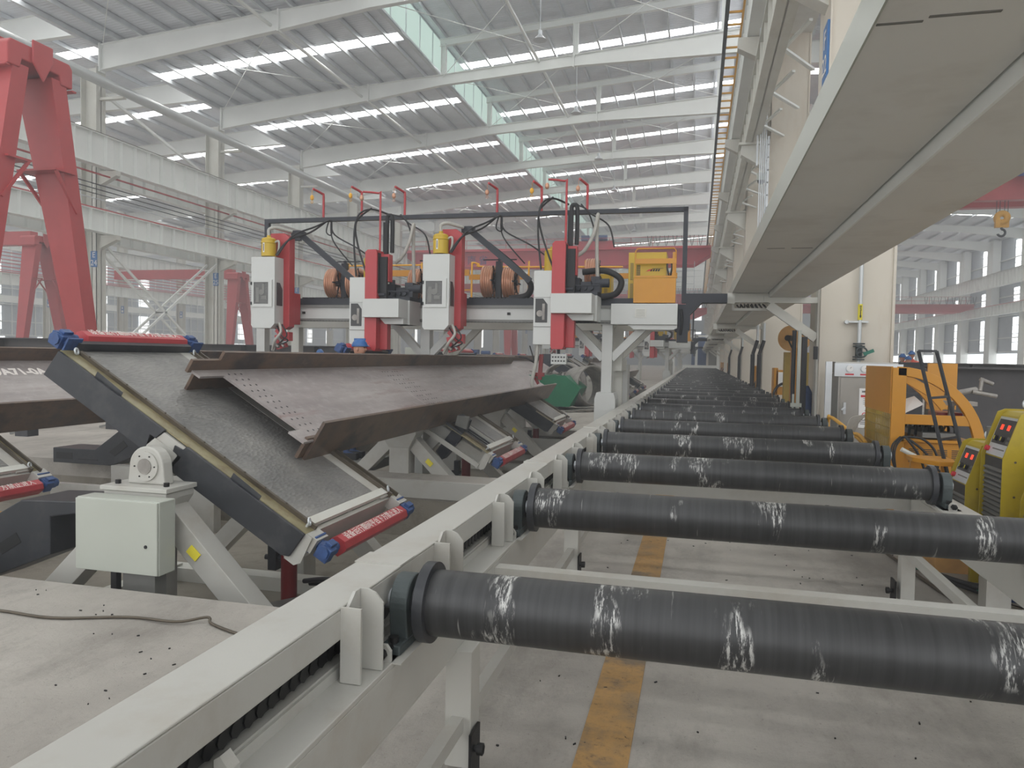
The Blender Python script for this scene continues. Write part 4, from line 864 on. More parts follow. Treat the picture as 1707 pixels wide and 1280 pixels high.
def headA(lab):
    x0=-7.44; y0=11.2
    T=thing('welding_head',lab,'welding head',(x0+.3,11.6,2.1),'wide welding heads')  # wide welding head, slides along the gantry beam
    X=lambda d:x0+d
    m_=MB(); pr=[(0,2.16),(.04,2.11),(.38,2.11),(.45,2.19),(.45,3.32),(0,3.32)]
    m_.prism([(a+x0,c) for a,c in pr],lambda a,c,t:(a,t,c),y0+.02,y0+.3); C=build('cabinet',m_,'head_white',T,bevel=.004)
    m_=MB(); 
    fr=[(.03,2.47,.06,2.93),(.34,2.47,.41,2.93),(.06,2.47,.34,2.52),(.06,2.89,.34,2.93)]
    for a,b_,c,d in fr: m_.box(X(a),X(c),y0,y0+.02,b_,d)
    D=build('door',m_,'head_white',C); build('window_pane',MB().box(X(.06),X(.34),y0+.012,y0+.016,2.52,2.89),'cab_glass',D); 
    build('recess',MB().box(X(.06),X(.34),y0+.0165,y0+.019,2.52,2.89),'panel_grey',C)
    m_=MB(); 
    for a,b_,c,d in((.1,2.55,.16,2.8),(.2,2.6,.3,2.66),(.22,2.7,.26,2.86)): m_.box(X(a),X(c),y0+.008,y0+.012,b_,d)
    m_.cyl((X(.2),y0+.01,2.72),(X(.2),y0+.012,2.72),.05,n=12); build('inner_parts',m_,'panel_grey',C)
    m_=MB(); 
    for z in(2.53,2.87): m_.box(X(.005),X(.03),y0-.008,y0+.02,z-.025,z+.025)
    build('hinge',m_,'black_rubber',D)
    m_=MB(); m_.prism([(y0+.08,2.5),(y0+.26,2.5),(y0+.26,2.78),(y0+.18,2.89),(y0+.08,2.89)],lambda a,c,t:(t,a,c),X(.448),X(.455)); build('side_window',m_,'grille_dark',C)
    m_=MB(); m_.prism([(X(.14),2.15),(X(.14),3.68),(X(.2),3.76),(X(.46),3.76),(X(.56),3.68),(X(.56),2.15),(X(.48),2.1),(X(.3),2.1)],lambda a,c,t:(a,t,c),11.5,11.68); m_.box(X(.1),X(.52),11.68,11.95,2.2,2.75); build('column',m_,'red_paint',T,bevel=.008)
    m_=MB(); m_.cyl((X(.255),y0+.15,3.34),(X(.255),y0+.15,3.62),.125,n=24); m_.ball((X(.255),y0+.15,3.62),.125,.125,.05,16,5,0); m_.cyl((X(.255),y0+.15,3.64),(X(.255),y0+.15,3.7),.035,n=12); m_.ring((X(.255),y0+.15,3.57),(0,0,1),.123,.132,.02); F=build('flux_tank',m_,'lemon_yellow',T)
    build('sight_glass',MB().box(X(.22),X(.25),y0+.022,y0+.03,3.4,3.56),'paper_white',F); build('sight_slot',MB().box(X(.23),X(.24),y0+.018,y0+.022,3.42,3.54),'letter_black',F)
    m_=MB(); m_.tube([(X(.255),y0+.15,3.7),(X(.25),y0+.16,3.8),(X(.34),y0+.2,3.84),(X(.45),y0+.3,3.82),(X(.55),y0+.4,3.8)],.028,8); m_.tube([(X(.37),y0+.15,3.58),(X(.44),y0+.15,3.6),(X(.45),y0+.15,3.5),(X(.42),y0+.15,3.36)],.02,8); build('flux_pipe',m_,'hose_grey',T)
    torch(T,X(.42),11.4,2.1)
    # cable arm going up-right then down
    m_=MB(); m_.bar((X(.62),11.75,3.78),(X(1.62),11.9,2.95),.07,.1); m_.box(X(.5),X(.68),11.65,11.85,3.73,3.83); build('cable_arm',m_,'black_frame',T)
    m_=MB(); m_.tube([(X(.42),11.3,3.35),(X(.6),11.4,3.62),(X(.85),11.7,3.8),(X(1.05),11.95,4.05)],.016,6); m_.tube([(X(.45),11.3,3.35),(X(.65),11.45,3.7),(X(.9),11.75,3.9),(X(1.08),11.95,4.05)],.016,6)
    m_.tube([(X(1.05),11.98,4.06),(X(1.0),11.98,3.85),(X(1.1),11.98,3.8),(X(1.1),11.98,4.05)],.012,6); m_.tube([(X(1.08),12,4.05),(X(1.15),12,3.8),(X(1.6),12,3.55),(X(1.95),12.1,3.3)],.014,6); m_.tube([(X(1.08),12,4.05),(X(1.12),12,3.7),(X(1.5),12,3.25)],.012,6)
    build('cable',m_,'cable_black',T)
    return T
def headB(lab):
    x0=-5.6;y0=11.2; X=lambda d:x0+d
    T=thing('welding_head',lab,'welding head',(x0+.3,11.6,1.8),'narrow welding heads')  # narrow welding head on its red column
    m_=MB(); m_.box(X(0),X(.28),y0+.02,y0+.26,1.82,2.96); C=build('cabinet',m_,'head_white',T,bevel=.004)
    m_=MB(); m_.prism([(X(.03),2.16),(X(.22),2.16),(X(.22),2.44),(X(.15),2.53),(X(.03),2.53)],lambda a,c,t:(a,t,c),y0+.014,y0+.02); build('window_pane',m_,'grille_dark',C)
    m_=MB(); m_.cyl((X(.1),y0+.012,2.3),(X(.1),y0+.014,2.3),.05,n=12); m_.box(X(.14),X(.18),y0+.01,y0+.014,2.2,2.45); build('inner_parts',m_,'scrap_steel',C)
    m_=MB(); m_.box(X(0.005),X(.275),y0+.014,y0+.02,2.09,2.1); m_.box(X(0.005),X(.275),y0+.014,y0+.02,2.545,2.55); build('door_seam',m_,'panel_grey',C)
    m_=MB(); m_.prism([(X(.28),1.8),(X(.3),1.75),(X(.47),1.75),(X(.49),1.8),(X(.49),3.36),(X(.47),3.41),(X(.32),3.41),(X(.28),3.37)],lambda a,c,t:(a,t,c),11.2,11.5); m_.box(X(.49),X(.62),11.35,11.5,1.78,2.3); m_.box(X(.49),X(.64),11.35,11.5,2.9,3.35); build('column',m_,'red_paint',T,bevel=.006)
    m_=MB(); m_.box(X(.49),X(.5),11.24,11.34,2.7,3.36); m_.box(X(.5),X(.62),11.3,11.36,2.6,3.3); m_.box(X(.46),X(.54),11.5,11.56,3.35,3.9); m_.tube([(X(.51),11.56,3.9),(X(.51),11.56,4.0),(X(.56),11.56,4.02),(X(.6),11.56,3.95),(X(.6),11.56,3.4)],.035,6,3); build('drag_chain',m_,'black_rubber',T)
    m_=MB(); m_.tube([(X(.45),11.4,3.4),(X(.45),11.4,4.3),(X(.42),11.4,4.36),(X(.18),11.3,4.37)],.018,8,2); build('davit',m_,'red_paint',T)
    build('balancer',MB().ball((X(.16),11.3,4.27),.035,.03,.05),'copper',T)
    m_=MB(); m_.cyl((X(.2),11.6,2.96),(X(.2),11.6,3.3),.12,n=20); m_.ball((X(.2),11.6,3.3),.12,.12,.05,16,5,0); m_.cyl((X(.2),11.6,3.3),(X(.2),11.6,3.38),.03,n=8); build('flux_tank',m_,'lemon_yellow',T)
    m_=MB(); m_.box(X(.29),X(.92),11.1,11.5,2.3,2.6); m_.prism([(X(.5),2.3),(X(.92),2.3),(X(.92),2.2),(X(.6),2.2)],lambda a,c,t:(a,t,c),11.3,12.0); m_.box(X(.6),X(.95),11.5,12.0,2.2,2.6); build('carriage',m_,'head_white',T,bevel=.005)
    m_=MB(); m_.box(X(.45),X(.95),11.5,11.95,2.6,2.66)
    for (a,b_,z0,z1) in((.5,.66,2.66,2.88),(.68,.86,2.66,2.82),(.84,.98,2.66,2.9)): m_.box(X(a),X(b_),11.55,11.8,z0,z1)
    for j in range(4): m_.cyl((X(.55+j*.1),11.5,2.72),(X(.55+j*.1),11.5+.06,2.72),.035,n=10)
    m_.cyl((X(.55),11.7,2.88),(X(.55),11.7,2.96),.05,n=12); m_.cyl((X(.9),11.6,2.8),(X(1.12),11.6,2.8),.07,n=12); m_.cyl((X(.35),11.3,2.68),(X(.6),11.3,2.68),.03,n=10); m_.cyl((X(.55),11.35,2.74),(X(1.0),11.35,2.74),.012,n=6)
    build('drive_unit',m_,'black_frame',T)
    m_=MB(); m_.tube([(X(.1),11.25,2.98),(X(.03),11.3,3.6),(X(.05),11.4,4.0),(X(.2),11.6,4.14),(X(.4),11.9,4.1)],.016,6); m_.tube([(X(.3),11.25,2.98),(X(.1),11.3,3.5),(X(.02),11.4,3.9),(X(.2),11.6,4.16)],.016,6)
    m_.tube([(X(.45),11.9,4.1),(X(.7),11.9,4.0),(X(.85),11.9,3.6)],.014,6); m_.tube([(X(.6),11.9,4.1),(X(.75),11.9,3.95),(X(1.05),11.9,3.75),(X(1.15),11.9,3.4)],.014,6); build('cable',m_,'cable_black',T)
    m_=MB(); m_.tube([(X(.6),11.7,3.25),(X(.72),11.7,3.35),(X(.85),11.7,3.6),(X(.9),11.75,3.9),(X(.88),11.8,3.6),(X(.9),11.8,3.0),(X(.92),11.8,2.8)],.03,8); build('hose',m_,'hose_grey',T)
    return T
def spool(lab):
    T=thing('wire_spool',lab,'wire spool',(-6.45,12.45,2.95),'wire spools'); c=(-6.45,12.45,2.98)
    m_=MB(); m_.ring((-6.5,12.45,2.98),(1,0,0),.19,.268,.2,32); [m_.torus((-6.58+.04*k,12.45,2.98),(1,0,0),.26,.02,30,6) for k in range(5)]; build('wire_coil',m_,'copper',T)
    m_=MB(); m_.cyl((-6.62,12.45,2.98),(-6.38,12.45,2.98),.05,n=12)
    for k in range(6):
        t=k*PI/3; m_.bar((-6.42,12.45,2.98),(-6.40,12.45+.3*math.cos(t),2.98+.3*math.sin(t)),.02,.025)
        m_.bar((-6.6,12.45+.2*math.cos(t),2.98+.2*math.sin(t)),(-6.38,12.45+.2*math.cos(t),2.98+.2*math.sin(t)),.015,.015)
    build('spider_hub',m_,'black_frame',T); return T
def stand(lab):
    T=thing('spool_stand',lab,'spool stand',(-6.3,12.45,2.6),'spool stands'); m_=MB(); m_.box(-6.36,-6.26,12.4,12.5,2.6,3.35); m_.bar((-6.31,12.45,3.4),(-6.31,12.45,3.3),.04,.04); m_.bar((-6.6,12.45,3.38),(-6.0,12.45,3.38),.02,.02); m_.box(-6.5,-6.1,12.3,12.6,2.6,2.64); m_.cyl((-6.6,12.45,2.98),(-6.0,12.45,2.98),.03,n=10); build('frame',m_,'black_frame',T); return T
GA=gantry('white welding gantry with black cable portal, nearest of the gantries')
HA=headA('white welding head with yellow flux tank at the left end of the gantry beam'); HB=headB('narrow white welding head on a tall red column, second from the left on the gantry')
HC=dup(HA,(3.12,0,0),'white welding head with yellow flux tank in the middle of the gantry beam'); HD=dup(HB,(3.115,0,.08),'narrow white welding head on a tall red column, rightmost on the gantry')
PB=power_box(); PB['label']='big yellow power cabinet with a swoosh logo on the right end of the nearest gantry'
SP=small_power(); SP['label']='smaller yellow power cabinet behind the curved black cable chain'
S1=spool('copper wire spool, leftmost on the gantry'); ST=stand('black stand holding the left pair of wire spools')
spl=[S1]
for dx,dz,l in((.42,0,'copper wire spool, second from the left on the gantry'),(1.62,-.02,'copper wire spool partly hidden behind the left red column'),(2.15,.12,'copper wire spool just left of the middle welding head'),(2.95,.02,'copper wire spool, left of the pair right of the middle head'),(3.33,.0,'copper wire spool, right of the pair right of the middle head'),(4.75,.12,'copper wire spool beside the curved black cable chain')):
    spl.append(dup(S1,(dx,0,dz),l))
ST2=dup(ST,(2.93,0,0),'black stand holding the wire spools right of the middle head'); ST3=dup(ST,(1.75,0,0),'black stand behind the left red column')
def curve_chain(lab,pts):
    return one('cable_chain',MB().tube(pts,.055,6,8),'black_rubber',lab,'cable chain',pts[0])
K1=curve_chain('black cable chain curving down from the middle head onto the beam',[(-3.65,11.9,3.72),(-3.1,11.95,3.3),(-2.78,12.0,3.0),(-2.72,12.05,2.85),(-2.82,12.1,2.72),(-3.1,12.1,2.68)])
K2=curve_chain('black cable chain making a U turn left of the big yellow cabinet',[(-1.85,12.0,3.1),(-1.5,12.0,3.12),(-1.27,12.0,3.02),(-1.22,12.0,2.9),(-1.32,12.0,2.74),(-1.6,12.0,2.7),(-2.0,12.0,2.7)])
T=thing('control_box','small white control box with round knobs hanging under the right red column','control box',(-2.1,11.4,1.6)); build('body',MB().box(-2.22,-1.98,11.35,11.45,1.6,1.76),'head_white',T)
m_=MB(); 
for a in range(5):
    for b_ in range(2): m_.cyl((-2.19+a*.045,11.34,1.65+b_*.06),(-2.19+a*.045,11.35,1.65+b_*.06),.014,n=8)
build('knobs',m_,'grille_dark',T); build('hanger',MB().box(-2.13,-2.09,11.38,11.42,1.76,1.92),'black_frame',T)
T=thing('torch','grey hose and red torch hanging down to the girder below the rightmost head','welding torch',(-2.45,11.4,1.5)); m_=MB(); m_.bar((-2.38,11.4,1.75),(-2.4,11.4,1.35),.06,.06); m_.box(-2.5,-2.33,11.36,11.44,1.4,1.46); m_.bar((-2.48,11.4,1.38),(-2.42,11.4,1.28),.04,.04); build('arm',m_,'dark_red',T)
m_=MB(); m_.tube([(-2.42,11.3,1.9),(-2.45,11.3,1.6),(-2.5,11.3,1.35),(-2.5,11.32,1.24)],.03,8); build('hose',m_,'hose_grey',T); m_=MB(); m_.tube([(-2.55,11.3,1.88),(-2.5,11.3,1.72),(-2.47,11.3,1.6)],.01,6); m_.tube([(-2.75,11.4,1.7),(-2.6,11.35,1.68),(-2.45,11.35,1.6)],.016,6); build('cable',m_,'cable_black',T)
for k,dy in enumerate((24.5,49.0)):
    nm=('second','third')[k]
    dup(GA,(0,dy,0),'white welding gantry of the %s station farther down the rollers'%nm); dup(PB,(0,dy,0),'yellow power cabinet on the %s gantry'%nm); dup(SP,(0,dy,0),'smaller yellow power cabinet on the %s gantry'%nm)
    for q,(H,dx,nn) in enumerate(((HA,0,'leftmost wide'),(HB,0,'left narrow red'),(HA,3.12,'right wide'),(HB,3.115,'right narrow red'))): dup(H,(dx,dy,0),'%s welding head on the %s gantry'%(nn,nm))
    c=dup(K2,(0,dy,0),'black U shaped cable chain on the %s gantry'%nm)
    dup(S1,(3.3,dy,0),'copper wire spool on the %s gantry'%nm)
# ================================================================ RED CRANES
def semi(lab,y,x=-16.2,rot=0):
    T=thing('gantry_crane',lab,'gantry crane',(x,y,0),'red gantry cranes')
    def leg(s):
        m_=MB(); yt,yb=y+s*.55,y+s*1.95
        # tapered box: wide in X at top
        def sec(yy,z,wx,wy): return [(x-wx,yy-wy,z),(x,yy-wy,z),(x,yy+wy,z),(x-wx,yy+wy,z)]
        vs=sec(yb,0,.42,.2)+sec(yt,8.6,1.15,.22); m_.add(vs,[(0,3,2,1),(4,5,6,7),(0,1,5,4),(1,2,6,5),(2,3,7,6),(3,0,4,7)]); 
        L_=build('leg',m_,'crane_red',T)
        m_=MB(); zz=4.9+.0; yy=y+s*1.18; m_.box(x-1.0,x+.25,yy-.45 if s>0 else yy-.1,yy+.1 if s>0 else yy+.45,6.3,6.34) if False else None
        m_.box(x-1.15,x+.1,(y+s*.35) if s>0 else y-1.0,(y+1.0) if s>0 else y-.35,6.28,6.33)
        m_.bar((x+.05,y+s*.4,6.28),(x,y+s*1.1,5.3),.07,.07); m_.bar((x-1.1,y+s*.4,6.28),(x-.9,y+s*1.1,5.3),.07,.07)
        build('bracket_shelf',m_,'crane_red',L_)
    leg(1); leg(-1)
    m_=MB(); m_.prism([(y-.95,8.5),(y-.95,9.0),(y-.85,9.12),(y+.85,9.12),(y+.95,9.0),(y+.95,8.5),(y+.6,8.5),(y+.55,8.72),(y-.55,8.72),(y-.6,8.5)],lambda a,c,t:(t,a,c),x-1.2,x+.04)
    m_.prism([(y-.3,9.3),(y+.3,9.3),(y+.3,8.9),(y+.02,8.35),(y-.3,8.75)],lambda a,c,t:(t,a,c),x+.04,x+.1)
    m_.box(x-1.2,x+.08,y-1.05,y-.9,8.42,8.48); m_.box(x-1.2,x+.08,y+.9,y+1.05,8.42,8.48)
    build('cross_head',m_,'crane_red',T,bevel=.03)
    m_=MB(); m_.box(x-14.4,x-1.0,y-.3,y+.3,8.6,9.5); build('bridge_beam',m_,'crane_red',T)
    m_=MB(); m_.box(x-.9,x+.3,y-2.6,y+2.6,0.0,.28); build('end_carriage',m_,'crane_red',T)
    return T
C=semi('nearest red gantry crane with an A shaped tapered leg at the left picture edge',15.35)
dup(C,(-26.5,25.5,0),'second red gantry crane, A shaped leg standing beyond the left columns'); dup(C,(-26,47,0),'third red gantry crane behind the laced cross brace near the leftmost welding head')
dup(C,(-3,62,0),'small far red gantry crane seen under the gantry beam')
def bridge(lab,y,z,x0,x1,h,mt='far_red',dep=1.0,txt=False):
    T=thing('bridge_crane',lab,'bridge crane',((x0+x1)/2,y,z),'red bridge cranes'); 
    m_=MB()
    for yy in(y,y+2.2):
        m_.prism([(x0,z+h*.55),(x0,z+h),(x1,z+h),(x1,z+h*.55),(x1-1.6,z),(x0+1.6,z)],lambda a,c,t:(a,t,c),yy-.3,yy+.3)
    build('girder',m_,mt,T)
    m_=MB()
    for yy in(y-.9,):
        m_.box(x0,x1,yy,y-.3,z+h*.82,z+h*.86)
        for zz in(.55,1.05): m_.box(x0+.5,x1-.5,yy,yy+.04,z+h*.86+zz-.02,z+h*.86+zz+.02)
        x=x0+.5
        while x<x1: m_.box(x,x+.04,yy,yy+.04,z+h*.86,z+h*.86+1.05); x+=2.1
    build('walkway_railing',m_,mt,T)
    m_=MB()
    for k in range(8):
        xx=x1-6+k*.8; m_.tube([(xx,y-1,z+h+.9),(xx+.2,y-1,z+h-.1),(xx+.4,y-1,z+h+.9)],.03,5,4)
    build('festoon_cable',m_,'cable_black',T)
    m_=MB(); m_.box(x1-13,x1-9.5,y+.2,y+2,z+h,z+h+.7); build('trolley',m_,mt,T); m_=MB(); m_.box(x1-12.6,x1-11.8,y-.2,y+.6,z+h+.7,z+h+1.2); m_.cyl((x1-11.4,y,z+h+.95),(x1-10,y,z+h+.95),.3,n=12); build('hoist',m_,'blue_motor',T)
    return T
B1=bridge('red double girder bridge crane spanning the main bay behind the gantry, with a blue hoist',74,10.9,-30.2,1.0,1.8)
text('lettering','河 南 省',1.0,'letter_blue',B1,(-23.0,73.68,11.5),(1,0,0),(0,0,1),width=3.4)
m_=MB(); 
for z in(0,.7,1.4,2.1): m_.box(-1.5,-.5,73.66,73.7,8.3+z,8.36+z)
for x in(-1.5,-.54): m_.box(x,x+.06,73.66,73.7,8.3,11.2)
one('access_ladder',m_,'galv','small grey ladder hanging under the right end of the red bridge crane','ladder',(-1,73.66,8.3))
bridge('lower red bridge crane far down the main bay',96,6.9,-30.2,1.0,1.3)
bridge('red bridge crane far down the main bay behind the lower one',128,10.9,-30.2,1.0,1.8)
BR=bridge('big red bridge crane high over the right hand bay above the hooks',49,11.3,3.2,34.3,1.8,'crane_red')
sp=build('sign_plate',MB().box(17.2,20.6,47.94,48.0,12.55,13.3),'paper_white',BR); build('sign_band',MB().box(17.2,20.6,47.9,47.94,12.45,12.68),'letter_blue',sp); text('lettering','△',.55,'letter_blue',sp,(17.75,47.9,13.0),(1,0,0),(0,0,1))
bridge('thin red bridge crane farther down the right hand bay',107,8.4,3.2,34.3,1.1,'crane_red')
def hook(lab,x,y,z):
    T=thing('crane_hook',lab,'crane hook',(x,y,z),'yellow crane hooks'); m_=MB(); m_.ring((x,y,z),(.3,1,0),.1,.42,.3,20); m_.box(x-.35,x+.35,y-.12,y+.12,z-.55,z-.1); build('sheave_block',m_,'hook_yellow',T)
    m_=MB(); m_.torus((x,y,z-.85),(0,1,0),.2,.07,14,8,-.8,3.6); m_.cyl((x,y,z-.65),(x,y,z-.45),.07,n=8); build('hook',m_,'black_frame',T); m_=MB()
    for dx in(-.3,-.12,.12,.3): m_.cyl((x+dx,y,z+.1),(x+dx,y,11.3),.02,n=5)
    build('rope',m_,'cable_black',T); return T
hook('yellow crane hook block hanging left of another near the right picture edge',17.0,49,10.3); hook('yellow crane hook block at the right picture edge, higher than its neighbour',18.75,49,10.9)
# ================================================================ DUCT AND BRACKETS (right)
m_=MB()
T=thing('service_duct','wide beige service duct running overhead along the right columns','duct',(1.1,0,2.79))
for n in range(-1,14):
    y0=12.62+10.25*(n-1) if n>0 else -8
y0=-6
m_.box(.52,1.06,y0,150,2.79,2.95); build('trough',m_,'duct_paint',T); build('trough',MB().box(1.09,1.63,y0,150,2.722,2.95),'duct_paint',T)
build('lit_gap_side',MB().box(1.075,1.09,y0,150,2.72,2.95),'steel_white',T)  # whiter strip: light reaching this side of the lower trough, put into the paint
build('edge_strip',MB().box(.512,.52,y0,150,2.785,2.952),'cabinet_white',T)
for bx in((.525,.66,2.6,2.612),(.67,.87,2.57,2.584),(.62,.78,7.5,7.52),(.84,1.03,7.5,7.52)): build('seam_gap',MB().box(*bx,2.787,2.79),'panel_grey',T)
for n in range(0,12):
    y=12.45+10.25*n/ (1 if True else 1)
    lab='white bracket holding the overhead duct on the %s column'%(ORD[n])
    if n==0:
        T=thing('duct_support',lab,'bracket',(1.83,y,2.6),'duct brackets')
        m_=MB(); m_.box(.43,1.083,y-.06,y+.06,2.64,2.785); m_.box(1.083,1.83,y-.06,y+.06,2.63,2.72); m_.box(.43,.56,y-.08,y+.08,2.62,2.79); m_.box(1.0,1.06,y-.075,y+.075,2.64,2.785); build('arm',m_,'column_paint',T)
        m_=MB(); m_.bar((1.08,y,2.6),(1.8,y,2.08),.1,.14,(0,0,1)); build('strut',m_,'column_paint',T)
        m_=MB(); m_.box(1.8,1.85,y-.1,y+.12,0,2.95); build('wall_plate',m_,'column_paint',T)
        m_=MB(); m_.box(.52,1.12,y+.1,y+.14,2.52,2.56); m_.box(.52,.56,y+.1,y+.14,2.52,2.64); m_.box(1.08,1.12,y+.1,y+.14,2.52,2.64); build('cable_hanger',m_,'column_paint',T)
        m_=MB()
        for k in range(7): m_.tube([(.6+k*.07,y+.05,2.6),(.66+k*.07,y+.35,2.575),(.7+k*.06,y+.9,2.68)],.014,5)
        build('cable',m_,'cable_black',T)
    else: dup(T,(0,10.25*n,0),lab,'duct brackets')
# intermediate duct brackets (between columns)
# camera, cable drops on columns
T=thing('cable_ladder','narrow grey cable ladder running up the second column of the right row','cable ladder',(1.78,22.2,3)); m_=MB()
for dy in(0,.35): m_.box(1.74,1.8,22.0+dy,22.05+dy,3,8.0)
z=3.2
while z<8: m_.box(1.75,1.79,22.0,22.4,z,z+.03); z+=.35
m_.box(1.45,1.5,22,22.05,7.2,11); build('frame',m_,'galv',T)
m_=MB()
for k in range(4): m_.cyl((1.55+k*.05,21.95,2.9),(1.55+k*.05,21.95,11.0),.018,n=6)
one('conduit_bundle',m_,'galv','bundle of grey conduits rising beside the second column at the right','conduit',(1.6,21.95,2.9))
T=thing('security_camera','white dome camera with black lens under the second column bracket','camera',(1.62,22.5,6.9)); build('body',MB().cyl((1.62,22.3,6.85),(1.62,22.3,7.05),.12,n=16),'cabinet_white',T); build('lens',MB().ball((1.62,22.3,6.83),.1),'black_rubber',T)
for k,(n,dx) in enumerate(((1,0),(1,.18),(2,0),(3,0))):
    y=CY(n)-.55; x=1.55+dx if n==1 else 1.72
    T=thing('cable_drop',('black cable trunk rising in front of the second right column','second black cable trunk beside it in front of the second right column','black looped cable at the third right column','thin black cable trunk at the fourth right column')[k],'cable',(x,y,0)); m_=MB(); m_.cyl((x,y,.3),(x,y,1.9),.06,n=8); m_.tube([(x,y,1.9),(x+.06,y,2.1),(x+.12,y,2.3)],.05,8); build('sleeve',m_,'cable_black',T); build('conduit',MB().cyl((x+.12,y,2.3),(x+.12,y,2.8),.035,n=8),'pipe_grey',T)
# valve pipe on first column
T=thing('gas_pipe','vertical grey gas pipe with a green handled valve on the first cream column','pipe',(2.38,12.2,1.7))
m_=MB(); m_.cyl((2.38,12.2,1.98),(2.38,12.2,6),.03,n=12); m_.cyl((2.38,12.2,1.66),(2.38,12.2,1.78),.03,n=12); m_.box(2.22,2.5,12.18,12.3,2.32,2.345); m_.cyl((2.2,12.2,2.33),(2.2,12.3,2.33),.03,n=10); build('pipe_run',m_,'pipe_grey',T)
build('flow_sticker',MB().cyl((2.38,12.2,2.36),(2.38,12.2,2.6),.033,n=14),'label_yellow',T); m_=MB(); m_.prism([(-.012,2.43),(.012,2.43),(.012,2.41),(.0,2.385),(-.012,2.41)],lambda a,c,t:(2.38+a,t,c),12.162,12.166); m_.box(2.374,2.386,12.162,12.166,2.43,2.5); build('arrow',m_,'letter_black',T)
build('sticker_marks',MB().box(2.366,2.394,12.162,12.166,2.56,2.575).box(2.368,2.392,12.162,12.166,2.53,2.545).box(2.37,2.394,12.162,12.166,2.505,2.518),'letter_black',T)
m_=MB(); m_.cyl((2.38,12.2,1.78),(2.38,12.2,1.98),.05,n=12)
for z in(1.76,1.8,1.96,2.0): m_.cyl((2.38,12.2,z-.01),(2.38,12.2,z+.01),.085,n=16)
m_.torus((2.4,12.08,1.87),(0,1,0),.075,.012); m_.bar((2.4,12.08,1.8),(2.4,12.08,1.94),.015,.015); m_.bar((2.33,12.08,1.87),(2.47,12.08,1.87),.015,.015); build('valve_body',m_,'green_grey_cast',T)
m_=MB(); m_.bar((2.42,12.05,1.84),(2.56,12.05,1.9),.02,.05); build('valve_handle',m_,'green_paint',T)
# gas cabinet
T=thing('gas_cabinet','stainless gas cabinet with two gauges and a warning notice against the first cream column','cabinet',(2.0,11.2,0))
build('body',MB().box(1.9,2.6,11.0,11.6,.1,1.55).box(1.85,2.65,11.0,11.6,1.56,1.72),'stainless',T,bevel=.005)
build('door',MB().box(1.93,2.55,10.985,11.0,.2,1.5),'stainless',T,bevel=.003)
build('gauge_shelf',MB().box(1.84,2.7,10.95,11.0,1.52,1.70),'galv',T)
for x in(2.03,2.22):
    G=build('gauge',MB().cyl((x,10.93,1.63),(x,10.95,1.63),.05,n=20),'galv',T); build('dial',MB().cyl((x,10.926,1.63),(x,10.93,1.63),.042,n=20),'paper_white',G); build('needle',MB().bar((x,10.924,1.63),(x+.02,10.924,1.65),.004,.004),'letter_black',G); build('gauge_label',MB().box(x-.055,x+.055,10.945,10.95,1.54,1.56),'letter_red',T)
build('side_profile',MB().box(1.72,1.8,10.9,10.95,0,1.72),'galv',T)
build('handle',MB().box(1.97,2.0,10.95,10.985,1.0,1.16).bar((1.99,10.95,1.1),(1.94,10.93,1.06),.01,.02),'galv',T)
P=build('notice',MB().box(2.17,2.44,10.978,10.985,.82,1.36),'paper_white',T)
text('lettering','溶解气瓶安全周知',.03,'letter_black',P,(2.305,10.976,1.315),(1,0,0),(0,0,1),width=.21)
build('notice_headers',MB().box(2.19,2.29,10.975,10.978,1.24,1.27).box(2.32,2.42,10.975,10.978,1.24,1.27).cyl((2.24,10.975,1.0),(2.24,10.978,1.0),.03,n=16).cyl((2.37,10.975,1.0),(2.37,10.978,1.0),.03,n=16),'letter_red',P)
m_=MB()
for k in range(4): m_.box(2.22,2.26,10.976,10.978,1.22-k*.025,1.225-k*.025); m_.box(2.33,2.41,10.976,10.978,1.22-k*.025,1.224-k*.025)
for k in range(3): m_.box(2.19,2.27,10.976,10.978,.92-k*.025,.928-k*.025); m_.box(2.32,2.39,10.976,10.978,.92-k*.025,.926-k*.025)
build('notice_lines',m_,'letter_black',P); build('notice_triangle',MB().prism([(2.275,1.06),(2.335,1.06),(2.305,1.11)],lambda a,c,t:(a,t,c),10.975,10.978),'label_yellow',P)
build('notice_dots',MB().cyl((2.24,10.973,1.0),(2.24,10.975,1.0),.02,n=12).cyl((2.37,10.973,1.0),(2.37,10.975,1.0),.02,n=12),'paper_white',P)
# orange post and black-white channel under first bracket
one('orange_post',MB().box(1.62,1.82,13.9,14.1,0,1.95),'orange_yellow','tall orange post behind the first cream column','post',(1.7,14,0))
T=thing('service_drop','white and black service channel hanging under the first duct bracket','service channel',(1.62,12.2,.5)); m_=MB(); m_.box(1.52,1.57,12.3,12.36,.62,2.2); m_.box(1.46,1.49,12.3,12.36,.62,1.2); m_.box(1.44,1.6,12.28,12.37,1.0,1.06); build('channel',m_,'cabinet_white',T)
m_=MB(); m_.box(1.585,1.66,12.3,12.4,.5,2.1); m_.tube([(1.47,12.35,2.2),(1.47,12.35,1.2),(1.5,12.35,.6)],.035,6); m_.box(1.74,1.8,12.2,12.25,1.75,1.95); build('hose',m_,'cable_black',T)
one('blue_bottle',MB().cyl((1.75,12.9,0),(1.75,12.9,1.2),.09,n=14).cyl((1.75,12.9,1.2),(1.75,12.9,1.32),.09,.03,n=14),'work_blue','blue gas bottle beside the orange post','gas bottle',(1.75,12.9,0))
